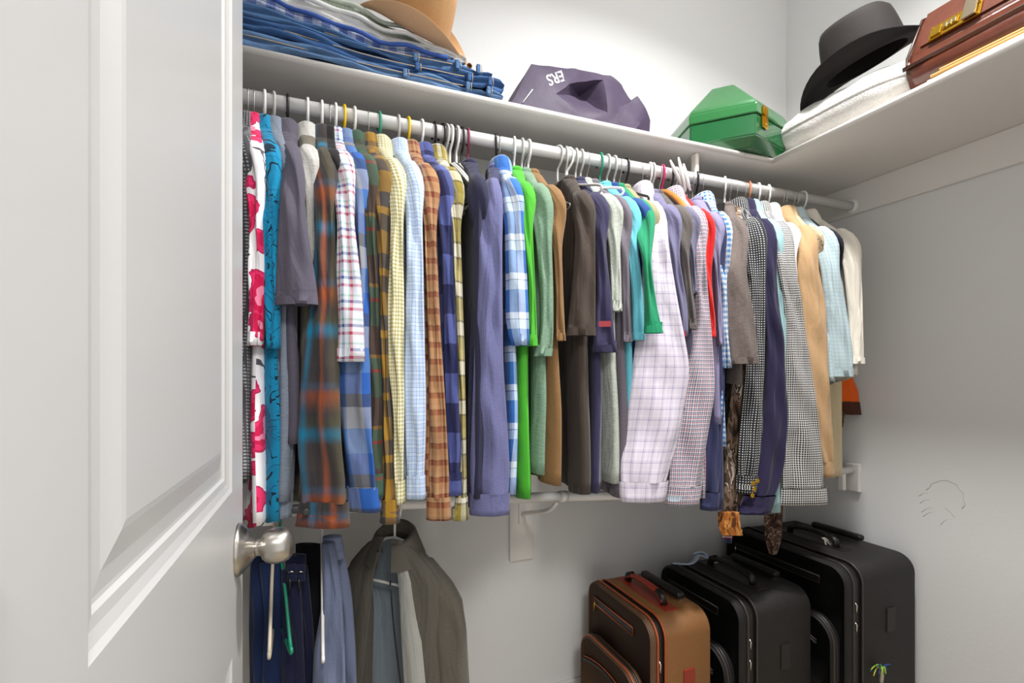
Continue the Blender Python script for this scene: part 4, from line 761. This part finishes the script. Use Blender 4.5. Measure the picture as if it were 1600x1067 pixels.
# ------------------------------------------------------------------ pillow, briefcase, folders
def pillow():
    org = Vector((1.87, 1.225, ST)); t = thing('sherpa_pillow', 'white fuzzy pillow under the black cowboy hat', 'pillow', org)
    m, nt, b = new_mat('white_fleece'); b.inputs['Base Color'].default_value = lin('#c9c6c1'); b.inputs['Roughness'].default_value = 1; b.inputs['Sheen Weight'].default_value = .5
    tc = N(nt, 'ShaderNodeTexCoord'); no = N(nt, 'ShaderNodeTexNoise'); no.inputs['Scale'].default_value = 220; no.inputs['Detail'].default_value = 4; bp = N(nt, 'ShaderNodeBump'); bp.inputs['Strength'].default_value = .9; bp.inputs['Distance'].default_value = .006
    nt.links.new(tc.outputs['Object'], no.inputs[0]); nt.links.new(no.outputs['Fac'], bp.inputs['Height']); nt.links.new(bp.outputs[0], b.inputs['Normal'])
    nu, nv_ = 60, 40; V = []; fc = []
    for i in range(nv_ + 1):
        ph = -PI / 2 + PI * i / nv_
        for j in range(nu):
            th = 2 * PI * j / nu; c, s = math.cos(th), math.sin(th); f = (abs(c) ** 3.2 + abs(s) ** 3.2) ** (-1 / 3.2); k = math.cos(ph) ** .55 if abs(math.cos(ph)) > 1e-9 else 0
            x, y = .235 * c * f * k, .305 * s * f * k; zt = math.sin(ph); h = .098 if zt > 0 else .075
            z = .078 + h * np.sign(zt) * abs(zt) ** .9 + .006 * math.sin(x * 30) * math.sin(y * 22) + .004 * math.sin(y * 55 + x * 20)
            z = z + .035 * max(0, y / .305) ** 2 * (1 if zt < .2 else .3)
            V.append((x, y, max(.001, z)))
    for i in range(nv_):
        for j in range(nu): fc.append((i * nu + j, i * nu + (j + 1) % nu, (i + 1) * nu + (j + 1) % nu, (i + 1) * nu + j))
    mesh_obj('pillow_body', V, fc, m, t)
    tube('seam', [(.235 * math.cos(a) * (abs(math.cos(a)) ** 3.2 + abs(math.sin(a)) ** 3.2) ** (-1 / 3.2), .305 * math.sin(a) * (abs(math.cos(a)) ** 3.2 + abs(math.sin(a)) ** 3.2) ** (-1 / 3.2), .085 + .02 * max(0, math.sin(a)) ** 2) for a in np.linspace(0, 2 * PI, 60, endpoint=False)], .004, m, t, 8, True)
pillow()
def briefcase():
    lm = solid('brown_leather', '#54291a', .28, bump=.25, scale=45, var=.3, coat=.25); le = solid('dark_leather_edge', '#3a1f14', .35)
    org = Vector((1.78, .70, ST + .034)); t = thing('leather_briefcase', 'brown leather briefcase with brass latch on the right shelf', 'briefcase', org); y0, y1 = -.34, .285; x0, x1 = -.125, .135
    prof = [(x0 + .035, 0), (x0, .050), (x0 + .012, .062), (x0 + .008, .085), (x0 + .052, .205), (x0 + .085, .222), (x1 - .06, .222), (x1, .09), (x1, .03), (x1 - .03, 0)]
    bm = bmesh.new(); rows = []
    for y, ins in ((y0, .0), (y1 - .035, 0), (y1, .0)):
        rows.append([bm.verts.new((x, y - (0.03 * (z / .22) if y == y1 else 0), z)) for x, z in prof])
    for a, b in zip(rows[:-1], rows[1:]):
        for k in range(len(prof)): n = (k + 1) % len(prof); bm.faces.new((a[k], a[n], b[n], b[k]))
    bm.faces.new(rows[0][::-1]); bm.faces.new(rows[-1]); bmesh.ops.bevel(bm, geom=[e for e in bm.edges], offset=.006, segments=3, affect='EDGES'); bm_obj('case_body', bm, lm, t, True)
    tube('piping', [(x, y1 - .03 * (z / .22) + .001, z) for x, z in prof[1:7]], .004, le, t, 8)
    tube('piping', [(x0 - .001, y, .055) for y in np.linspace(y0, y1 - .005, 6)], .005, le, t, 8)
    fl_ = mesh_obj('flap', [(x0 + .004, y, z) if False else (xx, y, z) for y in (y0, y1 - .045) for xx, z in ((x0 + .012, .100), (x0 + .034, .162), (x0 + .048, .206), (x0 + .085, .226), (x1 - .06, .226))], [(0, 1, 6, 5), (1, 2, 7, 6), (2, 3, 8, 7), (3, 4, 9, 8)], lm, t, smooth=False)
    so = fl_.modifiers.new('thick', 'SOLIDIFY'); so.thickness = .005; so.offset = 1
    # brass lock: tilted plate on the sloping face
    n = Vector((-.94, 0, .34)).normalized(); up = Vector((.34, 0, .94)).normalized(); side = Vector((0, 1, 0)); c0 = Vector((x0 + .019, .155, .118)) + n * .007
    def plate(name, cy, cz, wy, hz, d0, d1, m, bev=.0015):
        bm = bmesh.new()
        for d in (d0, d1):
            for a, b in ((-1, -1), (1, -1), (1, 1), (-1, 1)): bm.verts.new(c0 + side * (cy + a * wy) + up * (cz + b * hz) + n * d)
        bm.verts.ensure_lookup_table(); v = bm.verts[:]; bm.faces.new(v[:4]); bm.faces.new(v[4:])
        for j in range(4): bm.faces.new((v[j], v[(j + 1) % 4], v[4 + (j + 1) % 4], v[4 + j]))
        bmesh.ops.bevel(bm, geom=bm.edges[:], offset=bev, segments=2, affect='EDGES'); return bm_obj(name, bm, m, t)
    gb = solid('polished_brass', '#cda53a', .2, 1.); sv = solid('steel_hasp', '#b8aa92', .22, 1.)
    plate('lock_plate', 0, 0, .062, .024, 0, .004, gb); plate('key_slide', .042, -.002, .013, .015, .004, .009, gb); plate('number_dial_frame', .008, .0, .02, .011, .004, .008, gb)
    for q in range(3): plate('number_dial', .019 - q * .011, 0, .0042, .008, .007, .0105, sv, .001)
    plate('hasp', -.038, .014, .016, .034, .006, .012, sv); plate('hasp_mount', -.038, .060, .018, .014, .003, .014, gb)
    for a, b in ((.056, .018), (.056, -.018), (-.056, -.018), (-.056, .018)): plate('rivet', a, b, .003, .003, .003, .006, gb, .001)
    hp = smooth_path([(x0 + .03, -.06, .15), (x0 - .02, -.075, .16), (x0 - .035, -.11, .165), (x0 - .035, -.22, .165), (x0 - .02, -.25, .16), (x0 + .03, -.265, .15)]); tube('handle', hp, .013, lm, t, 12)
briefcase()
mf = solid('manila_card', '#b58a4e', .6, var=.06, scale=4); mf2 = solid('cream_paper', '#d8cbb4', .7)
for k, (nm, lab, z0, z1, x0, ya, yb, m, rz) in enumerate((('paper_folder', 'cream paper folder lying flat under the leather briefcase', .0005, .014, 1.635, .42, .93, mf2, 0), ('manila_folder', 'tan manila folder right beneath the leather briefcase', .0145, .033, 1.645, .36, .90, mf, 2))):
    t = thing(nm, lab, 'folder', (x0, (ya + yb) / 2, ST + z0), R(rz)); h = (yb - ya) / 2; dz = z1 - z0
    for q in range(2): box('cover_sheet', (.004 * q, -h, dz * q * .5), (.30, h - .02 * q, dz * (q + 1) * .5 - .001), m, t, bev=.003)
# ------------------------------------------------------------------ suitcases
def rr_outline(y0, y1, z0, z1, r, n=7):
    o = []
    for cy, cz, a0 in ((y1 - r, z1 - r, 0), (y0 + r, z1 - r, 90), (y0 + r, z0 + r, 180), (y1 - r, z0 + r, 270)):
        for k in range(n + 1): a = R(a0 + 90 * k / n); o.append((cy + r * math.cos(a), cz + r * math.sin(a)))
    return o
def slab(name, x0, x1, y0, y1, z0, z1, r, m, parent, bev=.012, org=Vector((0, 0, 0)), bulge=0):
    """rounded-rectangle outline in YZ, extruded along X with softened rims"""
    secs = [(x0, bev), (x0 + bev * .3, bev * .3), (x0 + bev, 0), (x1 - bev, 0), (x1 - bev * .3, bev * .3), (x1, bev)]; V = []; f = []; n = 0
    for x, ins in secs:
        o = rr_outline(y0 + ins, y1 - ins, z0 + ins, z1 - ins, max(.004, r - ins)); n = len(o); V += [(x - org.x, y - org.y, z - org.z) for y, z in o]
    for i in range(len(secs) - 1):
        for k in range(n): f.append((i * n + k, i * n + (k + 1) % n, (i + 1) * n + (k + 1) % n, (i + 1) * n + k))
    f.append(tuple(range(n))); f.append(tuple((len(secs) - 1) * n + k for k in range(n)))
    return mesh_obj(name, V, f, m, parent)
def piping(x, y0, y1, z0, z1, r, rad, m, parent, org, name='piping'):
    return tube(name, [(x - org.x, y - org.y, z - org.z) for y, z in rr_outline(y0, y1, z0, z1, r)], rad, m, parent, 8, True)
def suitcase(label, x0, x1, y0, y1, H, mats, brown, pocket_top, name='suitcase'):
    shell, panel, band, pipe, hand = mats; org = Vector(((x0 + x1) / 2, (y0 + y1) / 2, 0)); t = thing(name, label, 'suitcase', org); z0 = .03; w_ = x1 - x0
    xa, xb = x0 + .10 * w_, x0 + .22 * w_
    slab('shell', xb, x1, y0, y1, z0, H, .065, shell, t, .010, org); slab('zipper_gusset', xa, xb, y0 + .006, y1 - .006, z0 + .006, H - .006, .06, band, t, .002, org)
    slab('front_panel', x0, xa, y0, y1, z0, H, .065, panel, t, .008, org)
    for x in (xa, xb): piping(x, y0, y1, z0, H, .065, .0038, pipe, t, org)
    pk = slab('front_pocket', x0 - .042, x0 + .002, y0 + .02, y1 - .012, z0 + .02, pocket_top, .085, panel, t, .010, org)
    o2 = Vector((0, 0, 0))
    piping(x0 - .034, y0 + .02, y1 - .012, z0 + .02, pocket_top, .085, .0035, pipe, pk, org); piping(x0 - .020, y0 + .022, y1 - .014, z0 + .022, pocket_top - .002, .085, .006, band, pk, org, 'zipper_tape')
    # pocket zipper slit
    zz = pocket_top + (H - pocket_top) * .62
    box('zipper_slot', (x0 - .002 - org.x, y0 + .105 - org.y, zz - .010), (x0 + .003 - org.x, y1 - .06 - org.y, zz + .010), band, t, bev=.001)
    rect = [(x0 - .002, y0 + .10, zz - .013), (x0 - .002, y1 - .055, zz - .013), (x0 - .002, y1 - .055, zz + .013), (x0 - .002, y0 + .10, zz + .013)]
    tube('zipper_trim', [Vector(p) - org for p in rect], .0022, pipe, t, 6, True)
    pull = tube('zipper_pull', [Vector(p) - org for p in ((x0 - .005, y1 - .065, zz), (x0 - .009, y1 - .066, zz - .012), (x0 - .006, y1 - .066, zz - .036))], .003, gold if brown else HM['metal'], t, 8)
    # second slit on the pocket face
    zp = pocket_top - .10
    tube('pocket_zipper', [Vector((x0 - .043, y, zp + .045 * math.sin(PI * (y - y0) / (y1 - y0)) - .02)) - org for y in np.linspace(y0 + .08, y1 - .05, 12)], .006, band, pk, 8)
    tube('pocket_trim', [Vector((x0 - .0445, y, zp + .012 + .045 * math.sin(PI * (y - y0) / (y1 - y0)) - .02)) - org for y in np.linspace(y0 + .08, y1 - .05, 12)], .0022, pipe, pk, 6)
    # carry handle on top, leather base
    xc = xb + (x1 - xb) * .36; ym = (y0 + y1) / 2
    box('handle_base', (xc - .026 - org.x, ym - .15 - org.y, H - .002), (xc + .026 - org.x, ym + .15 - org.y, H + .003), hand, t, bev=.002)
    hp = smooth_path([Vector(p) - org for p in ((xc, ym - .105, H + .002), (xc, ym - .10, H + .022), (xc, ym - .06, H + .036), (xc, ym, H + .040), (xc, ym + .06, H + .036), (xc, ym + .10, H + .022), (xc, ym + .105, H + .002))]); tube('carry_handle', hp, [.011] * len(hp), hand, t, 10, flat=(1.25, 1, .8))
    for s in (-1, 1): tube('handle_end', [Vector((xc, ym + s * .107, H + .002)) - org, Vector((xc, ym + s * .10, H + .026)) - org, Vector((xc, ym + s * .075, H + .036)) - org], .0135, band, t, 10)
    # telescopic grip
    xg = x1 - .045; box('trolley_grip', (xg - .016 - org.x, ym - .11 - org.y, H + .008), (xg + .016 - org.x, ym + .11 - org.y, H + .032), band, t, bev=.009, seg=3, smooth=True)
    for s in (-1, 1): box('trolley_post', (xg - .009 - org.x, ym + s * .095 - .009 - org.y, H - .004), (xg + .009 - org.x, ym + s * .095 + .009 - org.y, H + .012), HM['metal'], t, bev=.003)
    # near-side badge / strap and wheels
    box('side_tab', ((xb + x1) / 2 - .022 - org.x, y0 - .004 - org.y, H - .26), ((xb + x1) / 2 + .022 - org.x, y0 + .002 - org.y, H - .17), hand, t, bev=.002)
    for yy in (y0 + .06, y1 - .06): lathe('wheel', [(.02, -.012), (.030, -.012), (.030, .012), (.02, .012)], HM['black'], t, 20, 'Y', (x1 - .035 - org.x, yy - org.y, .030))
    for yy in (y0 + .06, y1 - .06): box('foot', (x0 + .03 - org.x, yy - .02 - org.y, 0), (x0 + .06 - org.x, yy + .02 - org.y, .032), HM['black'], t, bev=.004)
    # zipper pulls down the near gusset
    for q in range(2): tube('zipper_pull', [Vector(p) - org for p in ((xa + .006, y0 + .004, H - .12 - .07 * q), (xa + .004, y0 - .008, H - .13 - .07 * q), (xa + .004, y0 - .006, H - .155 - .07 * q))], .003, HM['metal'], t, 8)
    return t, org
tw1, tw2 = solid('brown_ballistic', '#80552a', .55, bump=.5, scale=500, var=.15), solid('brown_ballistic_dark', '#573c25', .6, bump=.5, scale=500, var=.15)
blk, blk2 = solid('black_ballistic', '#171311', .6, bump=.5, scale=500), solid('black_ballistic_panel', '#110d0c', .65, bump=.5, scale=500)
orp, redl, bz2 = solid('orange_piping', '#a04a24', .4), solid('red_leather', '#8a2c1a', .35), solid('black_trim', '#15110f', .45); grp = solid('grey_piping', '#3a3331', .4)
suitcase('brown fabric suitcase with orange piping and red leather handle', .966, 1.205, 1.295, 1.70, .56, (tw1, tw2, bz2, orp, redl), True, .375)
t1, g1 = suitcase('medium black suitcase between the brown one and the largest', 1.31, 1.645, 1.275, 1.70, .575, (blk, blk2, bz2, grp, bz2), False, .40)
t2, g2 = suitcase('large black suitcase against the right wall with yarn tag', 1.725, 2.11, 1.205, 1.765, .66, (blk, blk2, bz2, grp, bz2), False, .47)
tg = thing('luggage_tag', 'pale blue and white paper tag strip on the medium black suitcase', 'tag', (1.42, 1.60, .585)); pb = solid('pale_blue_paper', '#b7c6da', .6)
tube('tag_strip', smooth_path([(-.10, .03, .004), (-.06, -.01, .010), (-.02, .0, .012), (.03, .03, .02), (.06, .0, .012), (.07, -.03, .004)]), .010, pb, tg, 8, flat=(1, 1, .25)); tube('tag_loop', smooth_path([(.06, 0, .012), (.05, .03, .03), (.02, .05, .02)]), .004, pb, tg, 6)
cd = thing('handle_cord', 'white looped cord tied to the handle of the largest suitcase', 'cord', at(1290, 850, 1.42)); wc = solid('white_cord', '#cfc9bf', .8); o0 = cd.location
for q in range(3): tube('cord_loop', smooth_path([at(1284 + q * 2, 840, 1.42) - o0, at(1292 + q * 4, 846, 1.405) - o0, at(1303 + q, 858, 1.40) - o0, at(1300 - q * 2, 865, 1.40) - o0, at(1293 - q, 856, 1.41) - o0, at(1288, 841, 1.42) - o0]), .0022, wc, cd, 6)
yt = thing('yarn_tag', 'bright green and yellow yarn tassel on the largest suitcase', 'tassel', at(1380, 1045, 1.19)); o0 = yt.location
yc = [solid('yarn_lime', '#8fc42a', .8), solid('yarn_yellow', '#d6d23a', .8), solid('yarn_teal', '#1f8a8a', .8), solid('yarn_blue', '#2a4f9a', .8)]; rs = random.Random(9)
for q in range(16):
    ex, ey = rs.uniform(-18, 18), rs.uniform(-8, 14); tube('yarn_strand', smooth_path([at(1378, 1045, 1.197) - o0, at(1378 + ex * .6, 1045 + ey * .3 - 5, 1.185) - o0, at(1378 + ex, 1045 + ey, 1.18) - o0], 4), .0016, yc[q % 4], yt, 5)
tube('tag_strap', [at(1379, 1048, 1.19) - o0, at(1377, 1066, 1.19) - o0], .006, wc, yt, 8)
# ------------------------------------------------------------------ ceiling lamp (out of view, the closet's own light)
cl = thing('ceiling_lamp', 'flush round white ceiling lamp of the closet', 'lamp', (1.10, .68, ZC)); lathe('lamp_base', [(.01, -.001), (.14, -.001), (.14, -.03), (.12, -.04), (.115, -.04), (.115, -.02), (.01, -.02)], whitem, cl, 32)
print('OBJ', len(bpy.data.objects), 'TRI', sum(len(o.data.polygons) for o in bpy.data.objects if o.type == 'MESH') * 2)
